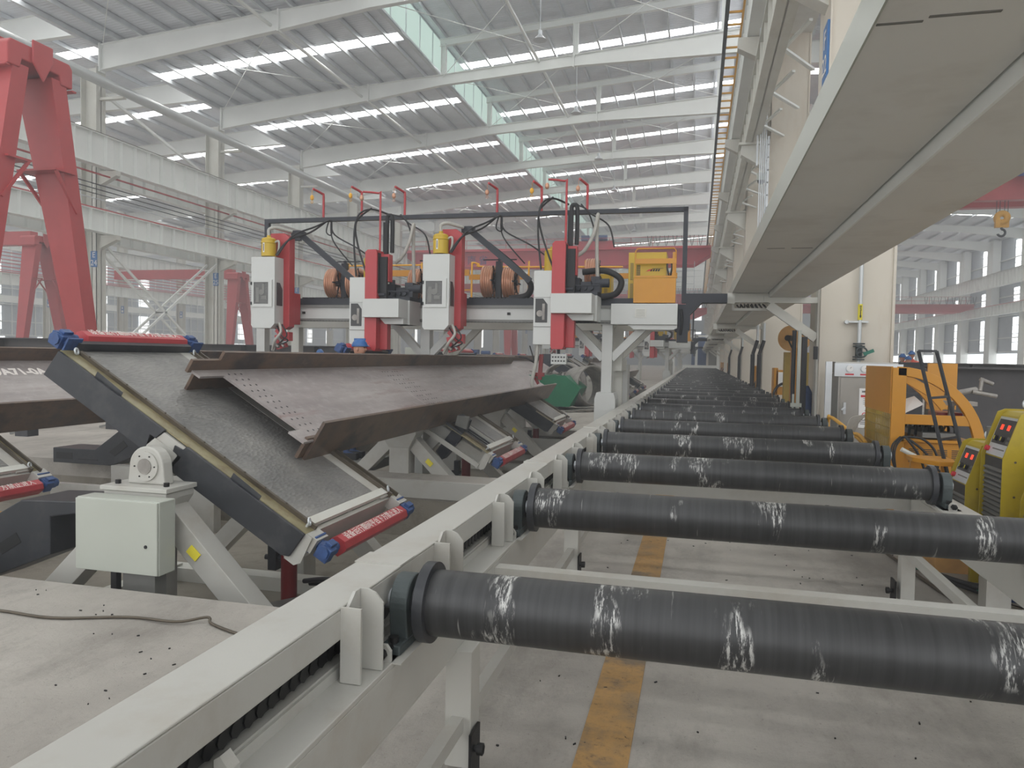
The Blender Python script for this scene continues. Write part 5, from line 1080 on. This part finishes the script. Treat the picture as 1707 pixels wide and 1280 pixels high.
# spool drum and yellow panels behind
T=thing('cable_drum','brown round drum with a black handle above the yellow panel behind the first bracket','drum',(2.0,17,2.2)); build('disc',MB().cyl((1.82,15.9,2.18),(2.02,16.3,2.18),.26,n=32),'board_orange',T); build('handle',MB().cyl((1.74,15.7,2.18),(1.82,15.9,2.18),.06,n=10).bar((1.75,15.7,2.16),(1.83,15.68,1.98),.03,.03),'black_rubber',T)
one('tall_panel',MB().box(1.75,2.25,16.2,16.4,0,1.9),'dull_yellow','tall dull yellow panel standing before the second right column','panel',(2,16.3,0))  # thin upright yellow panel
def yfeeder(lab,x,y,s=1):
    T=thing('wire_feeder_cart',lab,'wire feeder',(x,y,0),'yellow feeder carts'); m_=MB(); m_.box(x,x+.1*s,y,y+.5,.0,1.55); m_.box(x+.45,x+.55,y,y+.5,0,1.5); m_.box(x+.05,x+.5,y,y+.5,.9,1.5); build('frame',m_,'orange_yellow',T,bevel=.01)
    build('front_plate',MB().box(x+.1,x+.35,y-.02,y,1.1,1.45),'paper_white',T); build('reel',MB().torus((x+.3,y-.1,.9),(0,1,0),.3,.03,20,6),'cable_black',T)
    m_=MB(); m_.tube([(x+.1,y-.1,.9),(x-.05,y-.2,.5),(x+.3,y-.2,.4),(x+.4,y-.1,.7)],.025,6); build('cable',m_,'cable_black',T); return T
F=yfeeder('yellow wire feeder cart with white plate before the third right column',1.8,24.0)
dup(F,(.0,-5.2,0),'yellow wire feeder cart with coiled black cable just beyond the tall yellow panel'); dup(F,(.02,1.2,0),'yellow wire feeder cart standing behind its twin before the third right column')
for k,y in enumerate((34,44,47,56,60)): dup(F,(0,y-24.0,0),'small yellow wire feeder cart far down the right side, %s of five'%ORD[k])
# step frame / yellow hoop handles near rollers
def hoop(lab,pts): return one('hoop_rail',MB().tube(pts,.022,10,5),'rail_yellow',lab,'handle rail',pts[0])
hoop('yellow bent tube handle rising beside the seventh roller end, the left of two',[(1.74,10.7,.0),(1.74,10.7,.9),(1.745,10.6,.965),(1.76,10.4,.97),(1.82,9.4,.86),(1.84,9.0,.80)])
hoop('yellow bent tube handle nearest the mesh panel, the right of two',[(1.8,9.5,.0),(1.8,9.5,.8),(1.805,9.45,.86),(1.83,9.2,.88),(1.85,8.95,.82)])
hoop('small yellow bent handle beside the farther rollers',[(1.8,14.4,.4),(1.8,14.4,.95),(1.84,14.3,1.02),(2.1,14.0,1.0)])
# yellow cart
T=thing('welding_cart','large yellow wheeled cart with mesh side, curved frame and cable reels','cart',(2.3,8.7,0)); X0=1.92;Y0=8.2;Y1=9.35
build('side_panel',MB().box(X0-.01,X0+.01,Y0,Y1,1.2,1.68),'orange_yellow',T,bevel=.004)
m_=MB(); yy=Y0
while yy<Y1: m_.box(X0-.006,X0+.006,yy,yy+.009,.35,1.2); yy+=.07
z=.35
while z<1.2: m_.box(X0-.008,X0+.008,Y0,Y1,z,z+.008); z+=.1
build('mesh_panel',m_,'dull_yellow',T)
m_=MB(); m_.box(X0,X0+.13,Y0-.03,Y0+.04,.2,1.67); m_.box(X0+.13,X0+.75,Y0-.02,Y0+.03,1.1,1.2)
arc=[]
for k in range(15): t=PI/2*k/14; arc.append((X0+.05+.82*math.sin(t),.82+.86*math.cos(t)))
arc2=[(X0+.05+.72*math.sin(PI/2*k/14),.82+.77*math.cos(PI/2*k/14)) for k in range(14,-1,-1)]
build('curved_frame',MB().prism(arc+arc2,lambda a,c,t:(a,t,c),Y1-.06,Y1),'orange_yellow',T); m_.prism(arc+arc2,lambda a,c,t:(a,t,c),Y0-.03,Y0+.03)
build('rear_post',MB().box(X0,X0+.1,Y1-.06,Y1,.2,1.67),'orange_yellow',T); m_.prism([(X0+.12,1.62),(X0+.12,1.52),(X0+.35,1.38),(X0+.46,1.25),(X0+.52,1.28),(X0+.4,1.45)],lambda a,c,t:(a,t,c),Y0-.01,Y0+.03)
build('curved_frame',m_,'orange_yellow',T,bevel=.004)
m_=MB(); m_.box(X0+.12,X0+.72,Y0+.0,Y1-.55,.25,.92); m_.box(X0+.1,X0+.78,Y0-.03,Y1-.1,.92,.95); B_=build('power_unit',m_,'orange_yellow',T,bevel=.006)
m_=MB()
for a in range(4):
    for b_ in range(8): m_.box(X0+.18+a*.13,X0+.27+a*.13,Y0-.004,Y0,.72+b_*.018,.728+b_*.018)
build('vent_slots',m_,'grille_dark',B_)
build('shelf',MB().box(X0+.05,X0+.78,Y0,Y1,1.1,1.12).box(X0+.3,X0+.6,Y0,Y1-.3,.97,1.02),'panel_grey',T)
m_=MB()
for k in range(9): m_.tube([(X0+.14+k*.06,Y0+.1,.98),(X0+.2+k*.06,Y0+.3,1.06),(X0+.3+k*.05,Y0+.6,1.07),(X0+.35+k*.05,Y0+.9,.98)],.014,6)
build('stored_cable',m_,'cable_black',T)
one('clutter_box',MB().box(2.4,2.62,8.35,8.7,1.12,1.22),'dark_red','dark red tool box on the shelf of the yellow cart','tool box',(2.6,8.4,1.12))
one('paper_sheet',MB().add([(2.07,8.3,1.2),(2.25,8.3,1.3),(2.17,8.34,1.38),(2.07,8.36,1.34),(2.07,8.3,1.201),(2.25,8.3,1.301),(2.17,8.345,1.381),(2.07,8.365,1.341)],[(0,1,2,3),(7,6,5,4),(0,4,5,1),(1,5,6,2),(2,6,7,3),(3,7,4,0)]),'paper_white','white paper sheet leaning on the cart shelf','paper',(2.1,8.3,1.2))
T=thing('cutting_torch','grey metal pipe torch lying on top of the yellow cart frame','torch tool',(2.6,8.4,1.3)); m_=MB(); m_.cyl((2.45,8.3,1.4),(2.75,8.4,1.46),.03,n=10); m_.cyl((2.7,8.35,1.44),(2.92,8.35,1.4),.022,n=10); m_.cyl((2.78,8.38,1.45),(2.8,8.4,1.58),.02,n=8); m_.cyl((2.78,8.4,1.57),(2.9,8.4,1.52),.02,n=8); m_.cyl((2.5,8.3,1.18),(2.5,8.3,1.3),.03,n=8); m_.box(2.4,2.72,8.25,8.45,1.3,1.34); build('body',m_,'scrap_steel',T)
one('upright_board',MB().box(2.55,2.85,9.3,9.34,1.2,1.72),'orange_yellow','orange board standing at the back of the yellow cart','board',(2.7,9.3,1.2))
# black hose coil hanging on cart
m_=MB()
for k in range(3): m_.tube([(2.0+.02*k,8.12,.98),(1.92+.02*k,8.1,.88),(1.93+.01*k,8.08,.72),(2.02,8.08,.5-.05*k),(2.12+.03*k,8.08,.3)],.008,6)
m_.tube([(2.02,8.1,.98),(2.18,8.08,.97),(2.3,8.08,.86),(2.33,8.06,.7),(2.25,8.06,.58)],.013,6)
m_.tube([(2.04,8.1,.98),(2.2,8.06,.85),(2.35,8.04,.65),(2.5,8.0,.52)],.013,6); m_.tube([(2.04,8.1,.98),(2.16,8.06,.8),(2.23,8.04,.55),(2.24,8.04,.2)],.013,6)
one('hose_coil',m_,'cable_black','looped black hoses hanging on the front post of the yellow cart','hose',(2.1,8.1,.9))
one('grip_tube',MB().cyl((1.97,7.95,.87),(2.26,7.95,.72),.022,n=12),'column_paint','pale tube handle sticking out in front of the yellow cart','handle',(2.1,7.95,.8))
T=thing('cable_roll',"bundle of grey cables hanging from the cart's mesh side by the gas cabinet",'cable',(1.95,9.6,.9)); m_=MB()
for k in range(8): m_.tube([(2.05,9.6,1.12-.01*k),(1.95-.015*k,9.6,1.06),(1.86-.012*k,9.6,.9),(1.84-.01*k,9.6,.5)],.012,6)
build('strands',m_,'hose_grey',T); build('tape',MB().bar((2.02,9.58,1.1),(2.12,9.58,1.18),.12,.12),'label_yellow',T)
m_=MB()
for k in range(9): m_.tube([(2.6+.01*k,7.4,.75),(2.62+.008*k,7.4,.95),(2.72,7.4,1.06-.012*k),(2.84-.01*k,7.4,.95),(2.88-.01*k,7.4,.7)],.011,6)
one('cable_loop',m_,'cable_black','thick arch of looped dark cables between the cart and the welders','cable',(2.7,7.4,.9))
# ladder-like trolley handle
T=thing('hand_trolley','dark steel hoop of a hand trolley leaning in front of the yellow cart','trolley',(2.2,7.4,0)); m_=MB(); a=Vector((1.97,7.5,1.83));b_=Vector((2.12,7.5,1.83));c=Vector((2.16,7.3,.86));d=Vector((2.31,7.3,.9))
for p,q in((a,c),(b_,d),(a,b_),(a.lerp(c,.44),b_.lerp(d,.44)),(a.lerp(c,.82),b_.lerp(d,.82)),(c,Vector((2.3,7.1,.05))),(d,Vector((2.46,7.1,.05)))): m_.bar(p,q,.026,.022)
build('frame',m_,'black_steel',T); m_=MB(); m_.box(2.16,2.4,7.0,7.3,.03,.06); m_.cyl((2.15,7.3,.12),(2.2,7.3,.12),.11,n=18); m_.cyl((2.45,7.3,.12),(2.5,7.3,.12),.11,n=18); build('base',m_,'black_rubber',T)
one('black_hose_arch',MB().tube([(2.36,7.2,.82),(2.38,7.2,.93),(2.45,7.2,.98),(2.53,7.2,.94),(2.55,7.2,.84)],.02,8),'cable_black','short arch of black hose behind the small welder','hose',(2.4,7.2,.8))
T=thing('yellow_stool','small yellow topped stool between the roller ends and the welders','stool',(2.0,7.3,0)); m_=MB(); m_.prism([(1.9,7.5),(2.22,7.5),(2.22,7.1),(2.05,7.05),(1.9,7.3)],lambda a,c,t:(a,c,t),.83,.87); build('seat',m_,'orange_yellow',T,bevel=.004)
for x,y in((1.93,7.4),(2.19,7.4),(2.19,7.12)): build('leg',MB().box(x-.02,x+.02,y-.02,y+.02,0,.83),'orange_yellow',T)
# welders
def welder(lab,y0,zt,w=.42,x0=2.17,zb=.28):
    T=thing('welding_machine',lab,'welding machine',(x0+.3,y0+w/2,0),'yellow welding machines'); y1=y0+w; d=.66
    m_=MB(); m_.prism([(x0,zb),(x0,zt-.33),(x0+.10,zt-.03),(x0+.13,zt),(x0+d,zt),(x0+d,zb)],lambda a,c,t:(a,t,c),y0+.012,y1-.012); build('shell',m_,'welder_yellow',T,bevel=.006)
    for yy in(y0,y1-.012):
        m_=MB(); m_.prism([(x0-.03,zb),(x0-.03,zt-.33),(x0+.07,zt-.01),(x0+.12,zt+.012),(x0+d,zt+.012),(x0+d,zb)],lambda a,c,t:(a,t,c),yy,yy+.012); S=build('side_plate',m_,'welder_yellow',T)
        m_=MB()
        for (a,c) in((.05,zt-.35),(.05,zt-.6),(.05,zb+.1),(.4,zt-.35),(.4,zb+.1)): m_.cyl((x0+a,yy-.003,c),(x0+a,yy+.015,c),.009,n=6)
        build('screw',m_,'rail_brown',S)
    m_=MB(); m_.box(x0-.004,x0,y0+.014,y1-.014,zb,zt-.34)
    G=build('front_grille',m_,'grille_dark',T); m_=MB(); z=zb+.04
    while z<zt-.42: m_.prism([(x0-.004,z),(x0-.022,z+.004),(x0-.022,z+.016),(x0-.004,z+.022)],lambda a,c,t:(a,t,c),y0+.04,y1-.04); z+=.036
    build('louvre',m_,'panel_grey',G)
    # tilted control panel
    A=Vector((x0-.002,y0+.02,zt-.33)); U=Vector((.10,0,.30)).normalized(); W=Vector((0,1,0)); Nn=Vector((-U.z,0,U.x))
    def q(mb,u0,u1,v0,v1,t0,t1): return mb.add([A+U*u0+W*v0+Nn*t0,A+U*u1+W*v0+Nn*t0,A+U*u1+W*v1+Nn*t0,A+U*u0+W*v1+Nn*t0,A+U*u0+W*v0+Nn*t1,A+U*u1+W*v0+Nn*t1,A+U*u1+W*v1+Nn*t1,A+U*u0+W*v1+Nn*t1],[(0,3,2,1),(4,5,6,7),(0,1,5,4),(1,2,6,5),(2,3,7,6),(3,0,4,7)])
    ww=w-.04
    P=build('control_panel',q(MB(),.0,.3,.01,ww-.01,.0,.006),'galv',T); 
    build('display_plate',q(MB(),.09,.28,.03,ww-.03,.006,.009),'grille_dark',P)
    for v in(.14,.26) if w>.3 else (.1,.2): build('led_display',q(MB(),.2,.24,v*ww/.38-.022,v*ww/.38+.022,.009,.011),'led_red',P)
    for v in(.15,.27):
        K=build('knob',MB().cyl(A+U*.13+W*v*ww/.38+Nn*.009,A+U*.13+W*v*ww/.38+Nn*.03,.022,n=12),'black_rubber',P); build('knob_mark',q(MB(),.115,.145,v*ww/.38-.004,v*ww/.38+.004,.03,.032),'label_yellow',K)
    m_=MB()
    for a in range(2):
        for b_ in range(3): q(m_,.1+a*.035,.12+a*.035,.03+b_*.024,.045+b_*.024,.009,.01)
    build('key_pad',m_,'panel_grey',P); build('emergency_knob',MB().cyl(A+U*.04+W*(ww-.03)+Nn*.0,A+U*.04+W*(ww-.03)+Nn*.03,.02,n=12),'letter_red',P)
    build('trim_line',q(MB(),.045,.055,ww*.2,ww*.75,.006,.007),'panel_grey',P)
    for xx in(.2,.5): E=MB(); E.torus((x0+xx,y0+w*.5,zt+.06),(0,1,0),.036,.01,18,8); E.cyl((x0+xx,y0+w*.5,zt),(x0+xx,y0+w*.5,zt+.03),.014,n=8); build('lifting_eye',E,'galv',T)
    m_=MB()
    for yy in(y0+.03,y1-.03):
        for xx in(.06,d-.06): m_.box(x0+xx-.03,x0+xx+.03,yy-.02,yy+.02,0,zb)
    build('stand_leg',m_,'welder_yellow',T); return T
W1=welder('tall yellow welding machine with red displays, the taller of the two by the roller ends',5.96,1.37,.42)
W2=welder('lower yellow welding machine with red displays, left of the taller one',6.46,1.09,.42,x0=2.1)
W3=welder('yellow welding machine with a red knob cut off by the right picture edge',5.3,1.12,.42,x0=2.2)
one('cable_connector',MB().cyl((2.3,6.66,1.1),(2.3,6.66,1.22),.035,n=10).cyl((2.33,6.66,1.18),(2.45,6.6,1.17),.02,n=8),'panel_grey','grey cable connector standing on the lower welding machine','connector',(2.3,6.7,1.1))
# floor clutter right
m_=MB(); m_.box(1.95,2.5,6.7,7.4,0,.14); one('floor_duct_cover',m_,'board_orange','rusty tan floor duct block under the welders','block',(2.2,7,0))
cols=('cable_black','cable_black','green_paint','blue_motor','hose_grey','cable_black')
labs=('thick black cable running under the welders toward the rollers','second thick black cable crossing the floor under the welders','green hose on the floor beside the right white post','blue hose on the floor beside the right white post','grey cable with a pale plug under the welders','black cable curving behind the right white post')
for k in range(6):
    one('floor_hose',MB().tube([(1.75+.03*k,6.9-.1*k,.03),(2.0+.05*k,6.2-.1*k,.06),(2.3,5.8-.07*k,.12),(2.45+.03*k,5.5,.05),(2.7,5.2,.03)],.022,8),cols[k],labs[k],'cable',(2.1,6-.1*k,.03))
one('floor_cable',MB().tube([(1.55,9.5,.02),(1.62,8.0,.02),(1.72,6.8,.02),(1.9,5.6,.02),(2.3,4.8,.02)],.014,6),'rail_brown','thin brown cable along the floor beside the right frame legs','cable',(1.7,7,0))
one('floor_cable',MB().tube([(1.0,11.6,.02),(1.35,10.4,.03),(1.6,9.8,.15),(1.75,9.5,.3)],.02,6).tube([(.9,11.9,.02),(1.3,10.9,.03),(1.6,10.4,.15)],.02,6),'cable_black','pair of black cables on the floor under the fourth roller','cable',(1.3,10.5,0))
# dark girders stored at the right
def stock(lab,x0,x1,y0,y1,z0,z1,mt='beam_dark',along='x'):
    T=thing('stored_girder',lab,'steel girder',((x0+x1)/2,(y0+y1)/2,z0),'stored steel girders'); m_=MB(); h=z1-z0
    if along=='x':
        yc=(y0+y1)/2; m_.box(x0,x1,y0,y1,z0,z0+.025); m_.box(x0,x1,y0,y1,z1-.025,z1); m_.box(x0,x1,yc-.01,yc+.01,z0,z1); 
        x=x0
        while x<x1: m_.box(x,x+.015,y0+.02,yc,z0,z1); x+=2.6
    else:
        xc=(x0+x1)/2; m_.box(x0,x1,y0,y1,z0,z0+.025); m_.box(x0,x1,y0,y1,z1-.025,z1); m_.box(xc-.01,xc+.01,y0,y1,z0,z1)
    build('section',m_,mt,T); return T
stock('deep dark steel girder stored on edge at the right behind the yellow cart',3.1,12,11.2,11.6,.3,1.68)
one('timber_block',MB().box(3.4,3.7,11,11.8,0,.3).box(9,9.3,11,11.8,0,.3),'board_orange','timber blocks under the dark stored girder at the right','block',(4,11.4,0))
stock('dark steel girder standing behind the workers at the right',4.5,14,22,22.5,.9,1.75)
stock('dark bolted steel girder stored at the far left behind the red crane leg',-24,-14.3,16.3,16.9,.7,1.96)
stock('dark steel girder stored right of the red crane leg',-13.6,-12.3,15.4,15.8,.7,1.93) if False else None
stock('dark grey steel girder stored behind the left welding head',-19.5,-10.4,21,21.6,.8,1.92)
stock('low dark steel girder stored far left beyond the columns',-50,-36,45,45.6,.0,1.9)
for k in range(3):
    m_=MB(); x=(-23.5,-18.5,-15)[k]; m_.box(x,x+.4,16.2,17,0,.7); one('trestle',m_,'black_steel','dark trestle under the stored girder at the left','trestle',(x,16.5,0),'trestles under the left girder')
for k in range(2):
    m_=MB(); x=(-18.5,-12)[k]; m_.box(x,x+.4,20.9,21.7,0,.8); one('trestle',m_,'black_steel','dark trestle under the girder behind the left welding head','trestle',(x,21,0),'trestles behind the welding head')
for k in range(2):
    m_=MB(); x=(5.5,12)[k]; m_.box(x,x+.4,21.9,22.6,0,.9); one('trestle',m_,'black_steel','dark trestle under the girder behind the workers','trestle',(x,22,0),'trestles behind the workers')
# small red items on top right
one('red_strap',MB().box(6.6,7.3,14,14.3,1.55,1.62),'guard_red','small red strap pile seen above the dark girder at the right','strap',(7,14,1.5)) if False else None
# green scrap bin
T=thing('scrap_bin','green steel scrap bin filled with metal offcuts near the gantry post','bin',(-5.0,24.3,0)); Y=23.4
k_=(( -5.9,1.12),(-4.1,1.12),(-3.6,.72),(-3.95,.12),(-5.5,.12),(-6.6,.75),(-6.6,1.12))
m_=MB(); fn=lambda a,c,t:(a,t,c); m_.prism([k_[i] for i in range(7)],fn,Y,Y+.03); m_.prism([k_[i] for i in range(7)],fn,Y+1.5,Y+1.53)
for i in(1,2,3,4,5):
    a=k_[i];b_=k_[(i+1)%7]; m_.add([(a[0],Y,a[1]),(b_[0],Y,b_[1]),(b_[0],Y+1.53,b_[1]),(a[0],Y+1.53,a[1])],[(0,1,2,3)])
build('tub',m_,'green_bin',T); build('hook_mark',MB().bar((-4.95,Y-.02,.95),(-4.88,Y-.02,.75),.05,.02),'column_paint',T); build('skid',MB().box(-5.3,-4.3,Y+.1,Y+1.4,0,.12),'black_steel',T)
sc=MB(); rr=random.Random(3)
for k in range(90):
    x=rr.uniform(-6.3,-4.2);y=rr.uniform(Y+.1,Y+1.4);z=rr.uniform(.9,1.2); d=Vector((rr.uniform(-1,1),rr.uniform(-1,1),rr.uniform(-.3,.5)))*.2; sc.bar((x,y,z),(x+d.x,y+d.y,z+d.z),rr.uniform(.02,.1),.015)
one('metal_scrap',sc,'scrap_steel','heap of small steel offcuts filling the green bin','scrap',(-5,24.2,1),kind='stuff')
m_=MB(); m_.ring((-3.6,24.6,.75),(.7,-.7,.1),.62,.68,.9,36); one('steel_ring',m_,'scrap_steel','large curved steel ring leaning behind the green bin','steel ring',(-3.6,24.6,0))
m_=MB(); m_.ring((-4.6,26.2,.77),(.2,1,.0),.7,.76,.5,30); one('steel_ring',m_,'scrap_steel','second curved steel ring lying farther back behind the green bin','steel ring',(-4.6,26,0))
for k in range(5): one('offcut_plate',MB().bar((-3.9+.25*k,22.6+.2*k,.03),(-3.4+.2*k,23.0+.25*k,.08),.2,.03),'scrap_steel','rusty steel offcut on the floor right of the green bin','offcut',(-3.6+.2*k,22.8,0),'offcuts beside the green bin')
# worktable clutter between left row and gantry
for k,(x,y,s,mt,l) in enumerate(((-14.5,18.5,1.3,'panel_grey','grey machine block behind the leftmost torch'),(-11.5,17.5,1.2,'work_blue','blue machine block under the gantry beam'),(-9.3,24,1.6,'cabinet_white','white machine frame seen between the gantry posts'),(-14,30,1.5,'work_blue','blue machinery far behind the middle torch'),(-6.5,34,1.5,'navy_dark','dark blue machinery far behind the girder end'),(-12,40,1.7,'work_blue','blue machinery beyond the second station'))):
    T=thing('machine_block',l,'machine',(x,y,0)); m_=MB(); m_.box(x-.9,x+.9,y,y+.8,0,s); build('body',m_,mt,T,bevel=.02); m_=MB(); m_.box(x-.6,x-.1,y+.1,y+.6,s,s+.35); m_.cyl((x+.1,y+.3,s+.15),(x+.6,y+.3,s+.15),.14,n=10); build('motor',m_,mt,T)
# ================================================================ PEOPLE
def person(label,x,y,face,hat,top,z0=0,lean=0,arms=1):
    T=thing('person',label,'person',(x,y,z0))
    me=bpy.data.meshes.new('body'); 
    V=[(0,0,.93),(0,0,1.12),(0,-.0-lean*.2,1.36),(0,-lean*.3,1.5),(0,-lean*.4,1.6),(.1,0,.9),(.11,-.02,.5),(.11,.02,.09),(.11,-.12,.05),(-.1,0,.9),(-.11,-.02,.5),(-.11,.02,.09),(-.11,-.12,.05),(.2,-lean*.25,1.42),(.26,-.02,1.15),(.2,-.24,1.08),(.17,-.36,1.08),(-.2,-lean*.25,1.42),(-.26,-.02,1.15),(-.2,-.24,1.08),(-.17,-.36,1.08)]
    E_=[(0,1),(1,2),(2,3),(3,4),(0,5),(5,6),(6,7),(7,8),(0,9),(9,10),(10,11),(11,12),(2,13),(13,14),(14,15),(15,16),(2,17),(17,18),(18,19),(19,20)]
    Rr=[.15,.14,.16,.07,.06,.1,.07,.055,.05,.1,.07,.055,.05,.085,.06,.045,.03,.085,.06,.045,.03]
    me.from_pydata(V,E_,[]); o=bpy.data.objects.new('body',me); COL.objects.link(o); 
    md=o.modifiers.new('skin','SKIN'); 
    for i,r_ in enumerate(Rr): me.skin_vertices[0].data[i].radius=(r_,r_*.8)
    me.skin_vertices[0].data[0].use_root=True
    o.modifiers.new('s','SUBSURF').levels=2
    dg=bpy.context.evaluated_depsgraph_get(); m2=bpy.data.meshes.new_from_object(o.evaluated_get(dg)); bpy.data.objects.remove(o)
    for p in m2.polygons: p.use_smooth=True
    m2.materials.clear(); m2.materials.append(M_(top)); b=bpy.data.objects.new('body',m2); COL.objects.link(b); b.parent=T; ORG[b.name]=ORG[T.name]
    O=Vector((x,y,z0)); hy=-lean*.45
    def L(mb): mb.v=[(v[0]+O.x,v[1]+O.y,v[2]+O.z) for v in mb.v]; return mb
    m_=MB(); m_.ball((0,hy,1.66),.078,.095,.115,16,12); m_.ball((0,hy-.098,1.65),.014,.02,.02,8,5); m_.ball((.08,hy,1.65),.012,.02,.03,8,5); m_.ball((-.08,hy,1.65),.012,.02,.03,8,5); m_.cyl((0,hy*.8,1.5),(0,hy,1.6),.05,n=10); H=build('head',L(m_),'skin',T)
    m_=MB(); m_.ball((.03,hy-.088,1.68),.012,.008,.008,8,5); m_.ball((-.03,hy-.088,1.68),.012,.008,.008,8,5); m_.box(-.025,.025,hy-.096,hy-.088,1.60,1.607); build('face_features',L(m_),'letter_black',H)
    m_=MB()
    for s in(1,-1):
        m_.ball((s*.17,-.4,1.08),.03,.05,.02,8,6)
        for k in range(4): m_.tube([(s*(.15+.014*k),-.43,1.085),(s*(.15+.014*k),-.48,1.08),(s*(.152+.014*k),-.5,1.06)],.0085,6,2)
        m_.tube([(s*.145,-.39,1.08),(s*.125,-.42,1.08),(s*.12,-.45,1.07)],.01,6,2)
    build('hand',L(m_),'skin',T)
    m_=MB(); m_.ball((0,hy,1.69),.105,.125,.12,18,7,0); m_.prism([(math.cos(t)*.112,hy+math.sin(t)*.14-.015) for t in [2*PI*i/20 for i in range(20)]],lambda a,c,t:(a,c,t),1.695,1.705); m_.box(-.012,.012,hy-.09,hy+.09,1.78,1.815); build('helmet',L(m_),'helmet_blue',T)
    m_=MB(); m_.box(-.15,.15,-.13-lean*.15,-.1-lean*.1,1.05,1.1); m_.torus((0,0,1.1),(0,0,1),.155,.02,18,6); build('belt_band',L(m_),'label_yellow' if top=='work_orange' else 'work_blue',T)
    m_=MB()
    for s in(.11,-.11): m_.box(s-.05,s+.05,-.17,.07,0,.1)
    build('boot',L(m_),'black_rubber',T)
    T.rotation_euler=(0,0,face); return T
person('worker in blue clothes and a blue helmet behind the long girder, facing right',-5.05,10.2,PI/2,1,'work_blue',.12,.3)
# small floor plate for the worker inside pit 2 edge
one('work_platform',MB().box(-5.5,-4.6,9.96,10.7,-.02,.12),'panel_grey','grey work platform plate under the worker in the blue helmet','platform',(-5,10.3,0))
person('worker in dark clothes, leftmost of the three helmeted workers at the right',6.35,26.2,.3,1,'navy_dark',.22,.3)
person('worker in an orange vest seen from behind, middle of the three at the right',6.5,25.6,PI,1,'work_orange',.15,.5)
person('worker in dark and orange clothes, rightmost and tallest in view of the three',6.75,26.4,-.5,1,'work_orange',.32,.1)
one('step_board',MB().box(6.0,7.2,25.2,26.9,0,.15).box(6.1,6.55,26.0,26.5,.15,.22).box(6.6,7.0,26.1,26.7,.15,.32),'panel_grey','low stepped platform under the three helmeted workers','platform',(6.6,26,0))
person('small distant worker in blue left of the worker in the blue helmet',-10.6,19.5,0,1,'work_blue',.0,.2)
# ================================================================ LAMPS, far end
for n in range(2,9):
    x=-7.3; y=CY(n)
    T=thing('pendant_lamp','round metal high bay lamp hanging under the main roof, %s of the row'%ORD[n-2],'lamp',(x,y,16.0),'high bay lamps')
    m_=MB(); m_.cyl((x,y,16.02),(x,y,16.25),.32,.1,n=18); m_.cyl((x,y,16.25),(x,y,16.45),.1,n=10); build('shade',m_,'galv',T); build('rod',MB().cyl((x,y,16.45),(x,y,18.74),.015,n=5),'galv',T)
# far end portal and machines
T=thing('end_portal','white portal frame at the far end of the roller table','frame',(-.3,72,0)); m_=MB()
for x in(-2.2,-.1,1.9): m_.box(x-.12,x+.12,72,72.2,0,4)
m_.box(-2.3,2.0,72,72.2,3.85,4.05); m_.box(-1.4,1.9,71.8,72,0,1.2); build('frame',m_,'steel_white',T)
T=thing('end_machine','blue machine standing beyond the far end of the roller table','machine',(.2,80,0)); m_=MB(); m_.box(-.6,.9,80,82,0,2.4); m_.cyl((.2,81,2.4),(.2,81,4.4),.6,n=14); build('body',m_,'blue_motor',T)
T=thing('end_cabinet','grey cabinet beyond the right side of the roller table end','cabinet',(1.6,78,0)); build('body',MB().box(1.1,2.4,78,79,0,3.2),'panel_grey',T)

rr=random.Random(11); m_=MB()
for k in range(260):
    x=rr.uniform(-.8,3.2) if k%4 else rr.uniform(-4.5,-1.4); y=rr.uniform(1.5,9) if k%4 else rr.uniform(1.5,4.2); a=rr.uniform(0,PI); l=rr.uniform(.004,.02)
    m_.bar((x,y,.004),(x+math.cos(a)*l,y+math.sin(a)*l,.004),rr.uniform(.003,.008),.006)
one('floor_debris',m_,'grease_black','tiny dark chips and grit scattered over the concrete floor','debris',(0,4,0),kind='stuff')
# ================================================================ HAZE filling the hall
m=bpy.data.materials.new('hall_haze'); m.use_nodes=True; N=m.node_tree.nodes
for n in list(N):
    if n.type!='OUTPUT_MATERIAL': N.remove(n)
v=N.new('ShaderNodeVolumeScatter'); v.inputs['Color'].default_value=(.93,.96,1,1); v.inputs['Density'].default_value=.0062; v.inputs['Anisotropy'].default_value=.0
m.node_tree.links.new(v.outputs[0],N['Material Output'].inputs['Volume']); MATS['hall_haze']=m
hz=MB(); hz.box(-103,38,-13.5,YEND+1,-1.3,25); o=struct('haze',hz,'hall_haze'); o['kind']='stuff'; o['label']='thin pale haze hanging in the air of the whole hall'; o['category']='haze'
